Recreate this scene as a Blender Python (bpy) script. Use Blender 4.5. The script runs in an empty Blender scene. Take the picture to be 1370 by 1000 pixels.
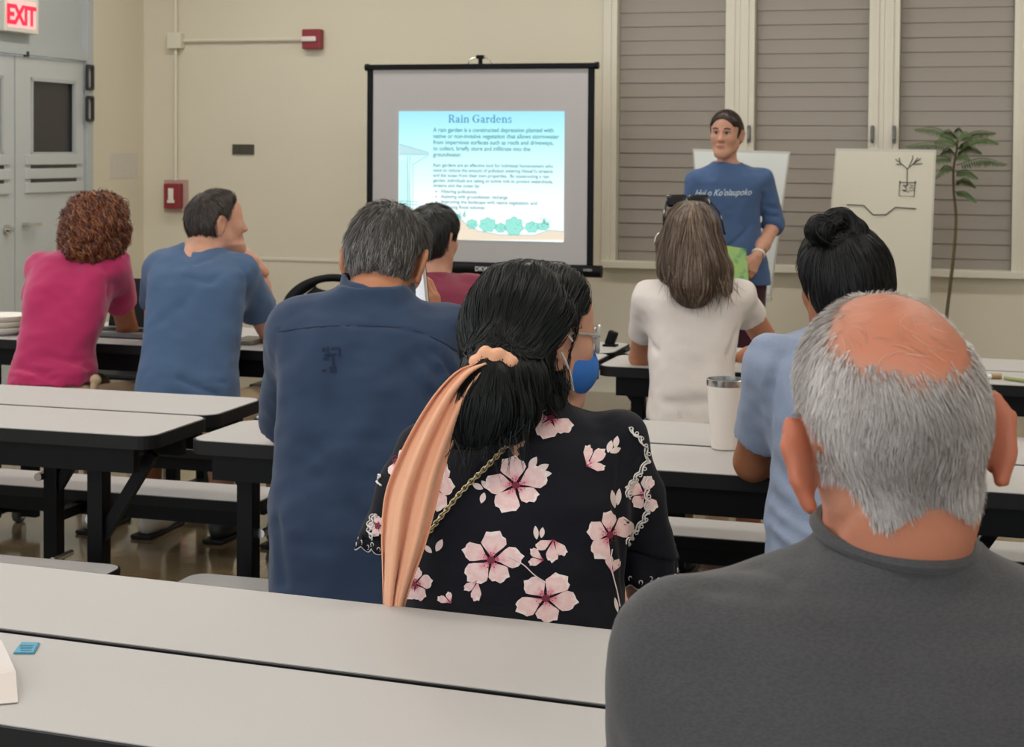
import bpy, bmesh, math, random
import numpy as np
from mathutils import Vector, Matrix, Quaternion
from mathutils.bvhtree import BVHTree

random.seed(7); np.random.seed(7)
SC = bpy.context.scene
COL = SC.collection

# ------------------------------------------------------------------ camera
FPX, PITCH, ROLL, CAMH = 2200.0, math.radians(1.5), 0.007, 1.45
PPY = 200 + FPX * math.tan(PITCH)
_f = np.array([0, math.cos(PITCH), -math.sin(PITCH)])
_u0 = np.array([0, math.sin(PITCH), math.cos(PITCH)]); _r0 = np.array([1.0, 0, 0])
_r = _r0 * math.cos(ROLL) + _u0 * math.sin(ROLL); _u = -_r0 * math.sin(ROLL) + _u0 * math.cos(ROLL)
CAM = np.array([0, 0, CAMH])
cd = bpy.data.cameras.new('camera'); cam = bpy.data.objects.new('camera', cd); COL.objects.link(cam)
cd.sensor_width = 36; cd.lens = FPX / 1370 * 36; cd.shift_y = -(500 - PPY) / 1370
cd.clip_start = 0.05; cd.clip_end = 100
cam.matrix_world = Matrix(((_r[0], _u[0], -_f[0], 0), (_r[1], _u[1], -_f[1], 0), (_r[2], _u[2], -_f[2], CAMH), (0, 0, 0, 1)))
cd.dof.use_dof = True; cd.dof.focus_distance = 2.6; cd.dof.aperture_fstop = 15.0
SC.camera = cam

# ------------------------------------------------------------------ world and exposure
w = bpy.data.worlds.new('daylight'); SC.world = w; w.use_nodes = True
w.node_tree.nodes['Background'].inputs[0].default_value = (0.88, 0.945, 1.0, 1)
w.node_tree.nodes['Background'].inputs[1].default_value = 1.3
SC.view_settings.view_transform = 'Standard'; SC.view_settings.look = 'None'
SC.view_settings.gamma = 1; SC.view_settings.use_curve_mapping = False
SC.view_settings.exposure = 0.34

# ------------------------------------------------------------------ pixels to places
def ray(x, y): return _f + (x - 685) / FPX * _r - (y - PPY) / FPX * _u
def onz(x, y, z): d = ray(x, y); return CAM + d * (z - CAMH) / d[2]
def ony(x, y, Y): d = ray(x, y); return CAM + d * Y / d[1]
YAW = math.radians(16.5)                       # the room is turned this much against the view
EU = np.array([math.cos(YAW), -math.sin(YAW), 0]); EN = np.array([math.sin(YAW), math.cos(YAW), 0]); EZ = np.array([0, 0, 1.0])
NWALL = 9.585
def onwall(x, y, off=0.0): d = ray(x, y); return CAM + d * ((NWALL - off) - CAM @ EN) / (d @ EN)
UC = onwall(192, 494) @ EU
def onside(x, y, off=0.0): d = ray(x, y); return CAM + d * ((UC + off) - CAM @ EU) / (d @ EU)
def RM(u, n, z): return EU * u + EN * n + EZ * z   # room coordinates to world
ROOM = Matrix(((EU[0], EN[0], 0, 0), (EU[1], EN[1], 0, 0), (0, 0, 1, 0), (0, 0, 0, 1)))

# ------------------------------------------------------------------ materials
MATS = {}
def mat(name, col, rough=0.6, metal=0.0, var=0.06, nscale=8.0, bump=0.0, bscale=60.0, spec=0.5, emit=None, estr=0.0, coat=0.0, sss=0.0, trans=0.0, aniso=None, sheen=0.0):
    if name in MATS: return MATS[name]
    m = bpy.data.materials.new(name); m.use_nodes = True; nt = m.node_tree; N = nt.nodes; L = nt.links
    b = N['Principled BSDF']; b.inputs['Roughness'].default_value = rough; b.inputs['Metallic'].default_value = metal
    b.inputs['Specular IOR Level'].default_value = spec; b.inputs['Coat Weight'].default_value = coat
    b.inputs['Sheen Weight'].default_value = sheen
    if sss: b.inputs['Subsurface Weight'].default_value = sss; b.inputs['Subsurface Radius'].default_value = (0.012, 0.004, 0.002); b.inputs['Subsurface Scale'].default_value = 1.0
    if trans: b.inputs['Transmission Weight'].default_value = trans
    tc = N.new('ShaderNodeTexCoord')
    if var:
        no = N.new('ShaderNodeTexNoise'); no.inputs['Scale'].default_value = nscale; no.inputs['Detail'].default_value = 4
        mp = N.new('ShaderNodeMapping'); L.new(tc.outputs['Object'], mp.inputs['Vector']); L.new(mp.outputs['Vector'], no.inputs['Vector'])
        if aniso: mp.inputs['Scale'].default_value = aniso
        mx = N.new('ShaderNodeMix'); mx.data_type = 'RGBA'
        mx.inputs[6].default_value = (*[c * (1 - var) for c in col], 1); mx.inputs[7].default_value = (*[min(1, c * (1 + var)) for c in col], 1)
        L.new(no.outputs['Fac'], mx.inputs[0]); L.new(mx.outputs[2], b.inputs['Base Color'])
    else:
        b.inputs['Base Color'].default_value = (*col, 1)
    if bump:
        n2 = N.new('ShaderNodeTexNoise'); n2.inputs['Scale'].default_value = bscale; n2.inputs['Detail'].default_value = 5
        L.new(tc.outputs['Object'], n2.inputs['Vector'])
        bp = N.new('ShaderNodeBump'); bp.inputs['Strength'].default_value = bump; bp.inputs['Distance'].default_value = 0.01
        L.new(n2.outputs['Fac'], bp.inputs['Height']); L.new(bp.outputs['Normal'], b.inputs['Normal'])
    if emit: b.inputs['Emission Color'].default_value = (*emit, 1); b.inputs['Emission Strength'].default_value = estr
    MATS[name] = m; return m
def hexc(h):
    h = h.lstrip('#'); v = [int(h[i:i + 2], 16) / 255 for i in (0, 2, 4)]
    return tuple(c / 12.92 if c <= 0.04045 else ((c + 0.055) / 1.055) ** 2.4 for c in v)

# ------------------------------------------------------------------ object helpers
def link(name, me, m=None, parent=None):
    o = bpy.data.objects.new(name, me); COL.objects.link(o)
    if m is not None and me is not None: me.materials.append(m)
    if parent is not None: o.parent = parent; o.matrix_parent_inverse = Matrix.Identity(4)
    return o
def tag(o, label=None, cat=None, group=None, kind=None):
    if label: o['label'] = label
    if cat: o['category'] = cat
    if group: o['group'] = group
    if kind: o['kind'] = kind
    return o
def thing(name, label, cat, loc=(0, 0, 0), rz=0.0, group=None, mw=None):
    o = bpy.data.objects.new(name, None); COL.objects.link(o); o.empty_display_size = 0.1
    if mw is not None: o.matrix_world = mw
    else: o.location = tuple(loc); o.rotation_euler = (0, 0, rz)
    return tag(o, label, cat, group)
def mesh_np(name, V, F, smooth=True):
    V = np.asarray(V, np.float32); F = np.asarray(F, np.int32)
    me = bpy.data.meshes.new(name); n, k = F.shape
    me.vertices.add(len(V)); me.vertices.foreach_set('co', V.ravel())
    me.loops.add(n * k); me.loops.foreach_set('vertex_index', F.ravel())
    me.polygons.add(n); me.polygons.foreach_set('loop_start', np.arange(0, n * k, k, dtype=np.int32))
    me.polygons.foreach_set('loop_total', np.full(n, k, np.int32))
    me.polygons.foreach_set('use_smooth', np.full(n, smooth, bool))
    me.update(calc_edges=True); me.validate(); return me
def mesh_py(name, V, F, smooth=False):
    me = bpy.data.meshes.new(name); me.from_pydata([tuple(map(float, v)) for v in V], [], F); 
    if smooth:
        for p in me.polygons: p.use_smooth = True
    me.update(); return me
class MB:
    """collects shapes into one bmesh"""
    def __init__(s): s.bm = bmesh.new()
    def box(s, c, d, rot=None, bev=0.0, seg=2):
        r = bmesh.ops.create_cube(s.bm, size=1.0); vs = r['verts']
        M = Matrix.Translation(Vector(tuple(map(float, c)))) @ ((rot if rot is not None else Matrix.Identity(3)).to_4x4()) @ Matrix.Diagonal((*map(float, d), 1))
        bmesh.ops.transform(s.bm, matrix=M, verts=vs)
        if bev:
            es = list({e for v in vs for e in v.link_edges})
            bmesh.ops.bevel(s.bm, geom=es, offset=bev, segments=seg, affect='EDGES', profile=0.6)
        return s
    def span(s, lo, hi, bev=0.0):
        lo = np.array(lo, float); hi = np.array(hi, float); return s.box((lo + hi) / 2, hi - lo, bev=bev)
    def bar(s, a, b, w, h=None, bev=0.0):
        a = Vector(tuple(map(float, a))); b = Vector(tuple(map(float, b))); d = b - a; q = d.to_track_quat('Z', 'Y')
        return s.box((a + b) / 2, (w, h or w, d.length), rot=q.to_matrix(), bev=bev)
    def cyl(s, a, b, r, r2=None, n=16):
        a = Vector(tuple(map(float, a))); b = Vector(tuple(map(float, b))); d = b - a
        M = Matrix.Translation((a + b) / 2) @ d.to_track_quat('Z', 'Y').to_matrix().to_4x4()
        bmesh.ops.create_cone(s.bm, cap_ends=True, segments=n, radius1=r, radius2=r if r2 is None else r2, depth=d.length, matrix=M); return s
    def sph(s, c, r, n=12, sc=(1, 1, 1)):
        M = Matrix.Translation(Vector(tuple(map(float, c)))) @ Matrix.Diagonal((*sc, 1))
        bmesh.ops.create_uvsphere(s.bm, u_segments=n, v_segments=max(6, n // 2 + 2), radius=r, matrix=M); return s
    def lathe(s, prof, n=32, c=(0, 0, 0)):
        rings = []
        for (r, z) in prof: rings.append([s.bm.verts.new((c[0] + r * math.cos(2 * math.pi * i / n), c[1] + r * math.sin(2 * math.pi * i / n), c[2] + z)) for i in range(n)])
        for A, B in zip(rings, rings[1:]):
            for i in range(n): s.bm.faces.new((A[i], A[(i + 1) % n], B[(i + 1) % n], B[i]))
        s.bm.faces.new(rings[0][::-1]); s.bm.faces.new(rings[-1]); return s
    def tube(s, pts, r, n=8):
        V, F = tube_np(pts, r, n); vs = [s.bm.verts.new(tuple(map(float, v))) for v in V]
        for f in F: s.bm.faces.new([vs[i] for i in f])
        return s
    def prism(s, poly, z0, z1):
        A = [s.bm.verts.new((x, y, z0)) for x, y in poly]; B = [s.bm.verts.new((x, y, z1)) for x, y in poly]; n = len(poly)
        s.bm.faces.new(A[::-1]); s.bm.faces.new(B)
        for i in range(n): s.bm.faces.new((A[i], A[(i + 1) % n], B[(i + 1) % n], B[i]))
        return s
    def mesh(s, name, smooth=False):
        me = bpy.data.meshes.new(name); bmesh.ops.recalc_face_normals(s.bm, faces=s.bm.faces[:]); s.bm.to_mesh(me); s.bm.free()
        if smooth:
            for p in me.polygons: p.use_smooth = True
            me.set_sharp_from_angle(angle=math.radians(40))
        return me
    def build(s, name, m, parent=None, smooth=False): return link(name, s.mesh(name, smooth), m, parent)
def tube_np(pts, r, n=8):
    P = np.asarray(pts, float); K = len(P); R = np.full(K, r) if np.isscalar(r) else np.asarray(r, float)
    T = np.gradient(P, axis=0); T /= np.linalg.norm(T, axis=1)[:, None] + 1e-12
    ref = np.array([0, 0, 1.0]) if abs(T[:, 2]).mean() < 0.8 else np.array([1.0, 0, 0])
    A = np.cross(T, ref); A /= np.linalg.norm(A, axis=1)[:, None] + 1e-12; B = np.cross(T, A)
    an = np.arange(n) * 2 * math.pi / n
    V = P[:, None] + R[:, None, None] * (np.cos(an)[None, :, None] * A[:, None] + np.sin(an)[None, :, None] * B[:, None])
    F = [[k * n + i, k * n + (i + 1) % n, (k + 1) * n + (i + 1) % n, (k + 1) * n + i] for k in range(K - 1) for i in range(n)]
    return V.reshape(-1, 3), F
def smooth_path(pts, per=8):
    P = np.asarray(pts, float); out = []
    E = np.vstack([2 * P[0] - P[1], P, 2 * P[-1] - P[-2]])
    for i in range(1, len(E) - 2):
        for t in np.linspace(0, 1, per, endpoint=False):
            a, b, c, d = E[i - 1], E[i], E[i + 1], E[i + 2]
            out.append(0.5 * ((2 * b) + (c - a) * t + (2 * a - 5 * b + 4 * c - d) * t * t + (3 * b - a - 3 * c + d) * t ** 3))
    out.append(P[-1]); return np.array(out)
def frame_mesh(o0, ux, uz, W, Hh, t, depth, uy): pass
def copy_tree(o, parent=None):
    c = o.copy(); COL.objects.link(c); c.parent = parent
    for ch in list(o.children): copy_tree(ch, c)
    return c
def room_obj(o): o.matrix_world = ROOM; return o     # mesh given in room coordinates (u, n, z)

# ------------------------------------------------------------------ colours of the place
M_wall = mat('cream_paint', hexc('#DAD3C0'), 0.62, var=0.025, nscale=1.3, bump=0.03, bscale=90)
M_trim = mat('cream_gloss_trim', hexc('#DDD8C8'), 0.4, var=0.02)
M_door = mat('grey_door_paint', hexc('#C3C8CA'), 0.45, var=0.02)
M_doorf = mat('grey_frame_paint', hexc('#B5BBBD'), 0.5, var=0.02)
M_louv = mat('taupe_louvre_paint', hexc('#9A938A'), 0.55, var=0.05, nscale=2.0, aniso=(1, 1, 6))
M_dark = mat('dark_glass', (0.035, 0.036, 0.038), 0.25, var=0.0)
M_black = mat('black_powder_coat', (0.0035, 0.0038, 0.005), 0.45, var=0.1, spec=0.16)
M_edge = mat('black_rubber_edge', (0.009, 0.009, 0.0095), 0.5, var=0.1, spec=0.25)
M_lam = mat('grey_white_laminate', hexc('#BAB7B6'), 0.48, var=0.03, nscale=220, spec=.42)
M_steel = mat('bright_steel', (0.62, 0.62, 0.6), 0.25, metal=1.0, var=0.05)
M_white = mat('white_plastic', hexc('#E6E3DA'), 0.45, var=0.02)
M_red = mat('red_alarm_plastic', hexc('#8C2A32'), 0.4, var=0.05)
M_conc = mat('ceiling_white', hexc('#DEDBD2'), 0.8, var=0.02)

def floor_mat():
    m = bpy.data.materials.new('polished_tan_floor'); m.use_nodes = True; N = m.node_tree.nodes; L = m.node_tree.links; b = N['Principled BSDF']
    tc = N.new('ShaderNodeTexCoord'); n1 = N.new('ShaderNodeTexNoise'); n1.inputs['Scale'].default_value = 2.2; n1.inputs['Detail'].default_value = 8
    L.new(tc.outputs['Object'], n1.inputs['Vector']); cr = N.new('ShaderNodeValToRGB')
    cr.color_ramp.elements[0].position = 0.35; cr.color_ramp.elements[0].color = (*hexc('#6E5D45'), 1)
    cr.color_ramp.elements[1].position = 0.68; cr.color_ramp.elements[1].color = (*hexc('#94805F'), 1)
    L.new(n1.outputs['Fac'], cr.inputs[0]); L.new(cr.outputs[0], b.inputs['Base Color'])
    n2 = N.new('ShaderNodeTexNoise'); n2.inputs['Scale'].default_value = 14; L.new(tc.outputs['Object'], n2.inputs['Vector'])
    mr = N.new('ShaderNodeMapRange'); mr.inputs[3].default_value = 0.05; mr.inputs[4].default_value = 0.2; L.new(n2.outputs['Fac'], mr.inputs[0]); L.new(mr.outputs[0], b.inputs['Roughness'])
    bp = N.new('ShaderNodeBump'); bp.inputs['Strength'].default_value = 0.06; bp.inputs['Distance'].default_value = 0.01; L.new(n2.outputs['Fac'], bp.inputs['Height']); L.new(bp.outputs[0], b.inputs['Normal'])
    b.inputs['Coat Weight'].default_value = 0.4; b.inputs['Coat Roughness'].default_value = 0.08
    return m

# ------------------------------------------------------------------ room shell
U0, U1, N0, CEIL = UC, UC + 9.0, -2.5, 3.3
MB().span((U0 - 0.2, N0, -0.1), (U1 + .2, NWALL + 0.2, 0)).build('floor', floor_mat()); room_obj(bpy.data.objects['floor']); tag(bpy.data.objects['floor'], kind='structure')
o = room_obj(MB().span((U0 - .2, N0, CEIL), (U1 + .2, NWALL + .2, CEIL + 0.1)).build('ceiling', M_conc)); tag(o, kind='structure')
def ruz(p): return (p @ EU, p @ EN, p[2])
# window openings in the back wall, in room coordinates
WIN = []
for (xl, xr) in ((806, 988), (988, 1180), (1180, 1374)):
    yb = 349 + (xl - 806) * 0.027
    a = onwall(xl, yb); b = onwall(xr, yb); WIN.append((a @ EU, b @ EU))
WZ0 = onwall(1000, 356)[2]; WZ1 = 2.75
wb = MB()
wl, wr = WIN[0][0], WIN[-1][1]
wb.span((U0 - .2, NWALL, 0), (wl, NWALL + .2, CEIL)); wb.span((wr, NWALL, 0), (U1 + .2, NWALL + .2, CEIL))
wb.span((wl, NWALL, 0), (wr, NWALL + .2, WZ0)); wb.span((wl, NWALL, WZ1), (wr, NWALL + .2, CEIL))
WALLB = room_obj(wb.build('wall_back', M_wall)); tag(WALLB, kind='structure')
o = room_obj(MB().span((U0, NWALL - .012, 0), (U1, NWALL, 0.11)).build('baseboard_back', M_trim)); tag(o, kind='structure')
zr = onwall(420, 348)[2]
o = room_obj(MB().span((onwall(300, 344) @ EU, NWALL - .01, zr - .008), (onwall(800, 355) @ EU, NWALL, zr + .008)).build('trim_1', M_trim)); tag(o, kind='structure')
# right wall, far out of view, added solid to darken the right side
o = room_obj(MB().span((U1, N0, 0), (U1 + .2, NWALL, CEIL)).build('wall_right', M_wall)); tag(o, kind='structure')
# side wall with the door recess; beyond the doors it has tall open windows
ND1 = onside(122, 300) @ EN                    # jamb near the corner
DW = abs(onside(22, 300) @ EN - ND1) - .06                                     # leaf width
ND0 = ND1 - 0.06 - 2 * DW - 0.06
ZD = float(onside(70, 77)[2])
sw = MB()
sw.span((U0 - .2, ND1, 0), (U0, NWALL, CEIL)); sw.span((U0 - .2, ND0 - 1.0, 0), (U0, ND0, CEIL))
sw.span((U0 - .2, N0, 0), (U0, ND0 - 1.0, 0.9)); sw.span((U0 - .2, N0, 2.9), (U0, ND0 - 1.0, CEIL))
for k in range(4):
    nn = N0 + k * (ND0 - 1.0 - N0) / 3.0
    sw.span((U0 - .2, nn - .1, .9), (U0, nn + .1, 2.9))
WALLL = room_obj(sw.build('wall_left', M_wall)); tag(WALLL, kind='structure')
o = room_obj(MB().span((U0 - .06, ND0 + .06, ZD + .06), (U0 - .03, ND1 - .06, CEIL)).build('trim_2', M_doorf)); tag(o, kind='structure', label='grey transom panel above the double doors')
fr = MB()
fr.span((U0 - .1, ND1 - .06, 0), (U0 + .015, ND1, CEIL)); fr.span((U0 - .1, ND0, 0), (U0 + .015, ND0 + .06, CEIL)); fr.span((U0 - .1, ND0 + .06, ZD), (U0 + .01, ND1 - .06, ZD + .06))
o = room_obj(fr.build('trim_3', M_doorf)); tag(o, kind='structure', label='grey steel frame around the double doors')

def door(nm, n0, n1, hinge_at_n1):
    d = thing(nm, None, None, mw=ROOM); tag(d, kind='structure')
    W = n1 - n0; m = 0.006; x0, x1 = U0 - .055, U0 - .01
    def face(px, lo): return px
    g0, g1 = (float(onside(43, 160) @ EN), float(onside(103, 160) @ EN)) if hinge_at_n1 else (n0 + W * .15, n1 - W * .16)
    zg0, zg1 = float(onside(75, 208)[2]), float(onside(75, 106)[2])
    b = MB()
    b.span((x0, n0 + m, 0.01), (x1, g0, ZD - .006)); b.span((x0, g1, 0.01), (x1, n1 - m, ZD - .006))
    b.span((x0, g0, zg1), (x1, g1, ZD - .006)); b.span((x0, g0, .01), (x1, g1, zg0))
    leaf = b.build('door_leaf', M_door, d)
    gf = MB()
    for (a, c) in (((g0, zg0), (g0 + .02, zg1)), ((g1 - .02, zg0), (g1, zg1)), ((g0, zg0), (g1, zg0 + .02)), ((g0, zg1 - .02), (g1, zg1))): gf.span((x1 - .01, a[0], a[1]), (x1 + .006, c[0], c[1]))
    gf.build('window_frame', M_doorf, d)
    MB().span((x0 + .015, g0, zg0), (x0 + .022, g1, zg1)).build('pane', M_dark, d)
    for yy in (213.5, 232, 250.5):    # three raised slats with dark slots between them
        zz = onside(75, yy)[2]
        MB().span((x1 - .002, g0 - .06, zz - .03), (x1 + .014, g1 + .06, zz + .03), bev=.004).build('slat', M_door, d)
    for yy in (223, 241.5):
        zz = onside(75, yy)[2]; MB().span((x1 - .003, g0, zz - .017), (x1 + .002, g1 + .01, zz + .017)).build('slot', M_dark, d)
    if hinge_at_n1:
        for zz in (1.87, 1.68):
            t = MB()
            for dz, hh in ((0.07, 0), (-.07, 0)): t.bar((U0 + .025, n1 - .03, zz + dz), (U0 + .025, n1 + .035, zz + dz), .016)
            t.bar((U0 + .025, n1 - .03, zz - .07), (U0 + .025, n1 - .03, zz + .07), .016); t.bar((U0 + .025, n1 + .035, zz - .07), (U0 + .025, n1 + .035, zz + .07), .016)
            t.build('hinge', mat('dark_iron', (0.03, 0.03, 0.03), .5), d)
        MB().cyl((x1, n0 + .08, 1.0), (x1 + .05, n0 + .08, 1.0), .012).bar((x1 + .045, n0 + .08, 1.0), (x1 + .045, n0 + .19, 1.0), .018).build('handle', M_steel, d)
    else:
        MB().cyl((x1, n1 - .09, .98), (x1 + .02, n1 - .09, .98), .028).cyl((x1, n1 - .09, .98), (x1 + .05, n1 - .09, .98), .014).build('lock', M_steel, d)
    MB().bar((x1, n0 + .1, ZD + .005), (x1 + .02, n0 + .1, ZD + .005), .03).build('door_stop', mat('dark_iron', (0.03, 0.03, 0.03), .5), d)
door('door_1', ND1 - .06 - DW, ND1 - .06, True)
door('door_2', ND1 - .06 - 2 * DW, ND1 - .06 - DW, False)

M_hnd = mat('dull_grey_handle', (.16, .155, .145), .5, metal=.4)
# jalousie windows: frame, and every louvre blade a piece of its own
PITCHZ = 0.0835
for i, (ua, ub) in enumerate(WIN):
    wdw = thing('window_%d' % (i + 1), None, None, mw=ROOM); tag(wdw, kind='structure')
    ft = 0.085; bt = 0.05
    f = MB()
    f.span((ua, NWALL - .03, WZ0 - .01), (ua + ft, NWALL + .12, WZ1), bev=.004); f.span((ub - ft, NWALL - .03, WZ0 - .01), (ub, NWALL + .12, WZ1), bev=.004)
    f.span((ua + ft, NWALL - .02, WZ1 - bt), (ub - ft, NWALL + .12, WZ1), bev=.004)
    f.build('window_frame', M_trim, wdw)
    s2 = MB(); s2.span((ua + .03, NWALL - .04, WZ0), (ua + .05, NWALL - .03, WZ1)); s2.span((ub - .05, NWALL - .04, WZ0), (ub - .03, NWALL - .03, WZ1)); s2.build('stop_bead', M_trim, wdw)
    MB().span((ua, NWALL - .06, WZ0 - .03), (ub, NWALL + .1, WZ0 + .012), bev=.005).build('window_sill', M_trim, wdw)
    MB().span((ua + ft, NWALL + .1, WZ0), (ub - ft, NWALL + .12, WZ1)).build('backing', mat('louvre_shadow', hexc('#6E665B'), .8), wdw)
    bm_ = MB().box((0, 0, 0), (ub - ua - 2 * ft - .004, .012, PITCHZ + .012), rot=Matrix.Rotation(math.radians(-5), 3, 'X')).mesh('blade')
    bm_.materials.append(M_louv)
    nb = int((WZ1 - bt - WZ0 - .02) / PITCHZ)
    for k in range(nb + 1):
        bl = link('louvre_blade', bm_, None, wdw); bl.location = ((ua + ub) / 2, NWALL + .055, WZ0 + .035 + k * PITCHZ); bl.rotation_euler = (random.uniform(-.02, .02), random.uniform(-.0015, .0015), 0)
    for zz in (1.55, 1.9):
        if i < 2:
            MB().bar((ub - .06, NWALL - .05, zz - .05), (ub - .06, NWALL - .05, zz + .05), .02, .02, bev=.006).bar((ub - .06, NWALL - .05, zz + .04), (ub - .06, NWALL - .075, zz - .03), .012).build('operator_handle', M_hnd, wdw) if zz < 1.6 else None
        if i > 0 and zz < 1.6:
            MB().bar((ua + .06, NWALL - .05, zz - .05), (ua + .06, NWALL - .05, zz + .05), .02, .02, bev=.006).bar((ua + .06, NWALL - .05, zz + .04), (ua + .06, NWALL - .075, zz - .03), .012).build('operator_handle', M_hnd, wdw)

# ceiling lights
M_tube = mat('lit_diffuser', (1, 1, 1), .6, var=0, emit=(1.0, 0.95, 0.87), estr=12.0)
li = 0
for u in (UC + 1.2, UC + 3.6, UC + 6.0):
    for n in (0.2, 3.0, 5.6, 8.0):
        t = thing('ceiling_light', 'long fluorescent fixture on the white ceiling', 'light', mw=ROOM @ Matrix.Translation((u, n, CEIL)), group='ceiling lights')
        MB().span((-.7, -.17, -.06), (.7, .17, 0), bev=.01).build('housing', M_white, t)
        MB().span((-.66, -.14, -.08), (.66, .14, -.06), bev=.006).build('diffuser', M_tube, t)

# ------------------------------------------------------------------ fixtures on the walls
# exit sign over the doors
p = onside(20, 20)
ex = thing('exit_sign', 'lit red EXIT sign in a white box above the grey doors', 'sign', mw=ROOM @ Matrix.Translation((U0 + .0, p @ EN, p[2])))
MB().span((-.03, -.17, -.1), (.045, .17, .1), bev=.006).build('housing', M_white, ex)
MB().span((.044, -.135, -.078), (.048, .135, .078)).build('sign_face', mat('exit_face', hexc('#F1C9C9'), .5, var=0, emit=hexc('#F6B7BB'), estr=.35), ex)
M_exit = mat('exit_red', hexc('#E8203C'), .5, var=0, emit=hexc('#FF1F3F'), estr=.8)
def text_obj(name, s, size, m, parent, M, extr=0.0, align='LEFT', bold=0.0, spacing=1.0, shear=0.0):
    c = bpy.data.curves.new(name, 'FONT'); c.body = s; c.size = size; c.extrude = extr; c.align_x = align; c.offset = bold; c.space_character = spacing; c.shear = shear
    c.materials.append(m); t_ = bpy.data.objects.new(name, c); COL.objects.link(t_); dg = bpy.context.evaluated_depsgraph_get()
    me = bpy.data.meshes.new_from_object(t_.evaluated_get(dg)); bpy.data.objects.remove(t_); bpy.data.curves.remove(c)
    o = bpy.data.objects.new(name, me); COL.objects.link(o); o.parent = parent; o.matrix_local = M; return o
# letters read along -n ... the sign faces +u, so its right-hand side is -n seen from the room; text x axis = +n
text_obj('lettering', 'EXIT', .15, M_exit, ex, Matrix.Translation((.049, -.008, -.054)) @ Matrix(((0, 0, 1, 0), (1, 0, 0, 0), (0, 1, 0, 0), (0, 0, 0, 1))), .001, 'CENTER', .005, .92)

# notice on the side wall
a = onside(146, 205); b = onside(184, 238)
nt_ = room_obj(MB().span((U0, min(a @ EN, b @ EN), min(a[2], b[2])), (U0 + .002, max(a @ EN, b @ EN), max(a[2], b[2]))).build('wall_notice', mat('pale_notice', hexc('#D2CBC4'), .7, var=.06, nscale=30))); tag(nt_, 'faint pale printed notice taped to the cream side wall', 'notice')
# conduit, junction box, strobe, pull station, dark plate
def wp(x, y, off=0.0): q = onwall(x, y, off); return np.array(ruz(q))
jb = wp(238, 55)
o = room_obj(MB().box((jb[0], NWALL - .03, jb[2]), (.1, .06, .1), bev=.006).build('junction_box', M_trim)); tag(o, 'cream square junction box on the back wall', 'junction box')
st = wp(421, 53); ps = wp(237, 262)
cn = MB(); cn.cyl((jb[0] + .05, NWALL - .02, jb[2]), (st[0] - .06, NWALL - .02, jb[2]), .012); cn.cyl((jb[0] - .005, NWALL - .02, jb[2] - .05), (jb[0] - .005, NWALL - .02, ps[2] + .1), .012); cn.cyl((jb[0] - .005, NWALL - .02, jb[2] + .05), (jb[0] - .005, NWALL - .02, CEIL), .012)
o = room_obj(cn.build('wall_conduit', M_trim, smooth=True)); tag(o, 'thin cream conduit running from the junction box to the red alarms', 'conduit')
sb = thing('fire_alarm_strobe', 'red fire alarm strobe with a clear lens on the upper wall', 'alarm', mw=ROOM @ Matrix.Translation((st[0], NWALL, st[2])))
MB().box((0, -.03, 0), (.125, .06, .125), bev=.008).build('housing', M_red, sb)
MB().box((-.012, -.068, .0), (.1, .022, .032), bev=.008).build('lens', mat('clear_lens', hexc('#E8DCDC'), .2), sb)
pl = thing('fire_alarm_pull_station', 'red fire alarm pull station with white lever in a clear cover', 'alarm', mw=ROOM @ Matrix.Translation((ps[0], NWALL, ps[2])))
MB().box((0, -.05, 0), (.11, .06, .16), bev=.006).build('housing', M_red, pl)
MB().box((.0, -.085, .005), (.035, .014, .09), bev=.004).box((0, -.085, -.035), (.05, .014, .02), bev=.004).build('pull_lever', M_white, pl)
cv = MB(); cv.box((0, -.012, 0), (.165, .024, .21), bev=.006); cv.build('backplate', mat('smoky_pink_plastic', hexc('#B99A92'), .35), pl)
pk = wp(326, 200)
o = room_obj(MB().box((pk[0], NWALL - .006, pk[2]), (.15, .012, .065), bev=.003).box((pk[0] - .03, NWALL - .013, pk[2]), (.02, .004, .03)).build('wall_plate', mat('dark_bronze', hexc('#4A453A'), .4))); tag(o, 'small dark rectangular plate on the cream back wall', 'plate')
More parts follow.
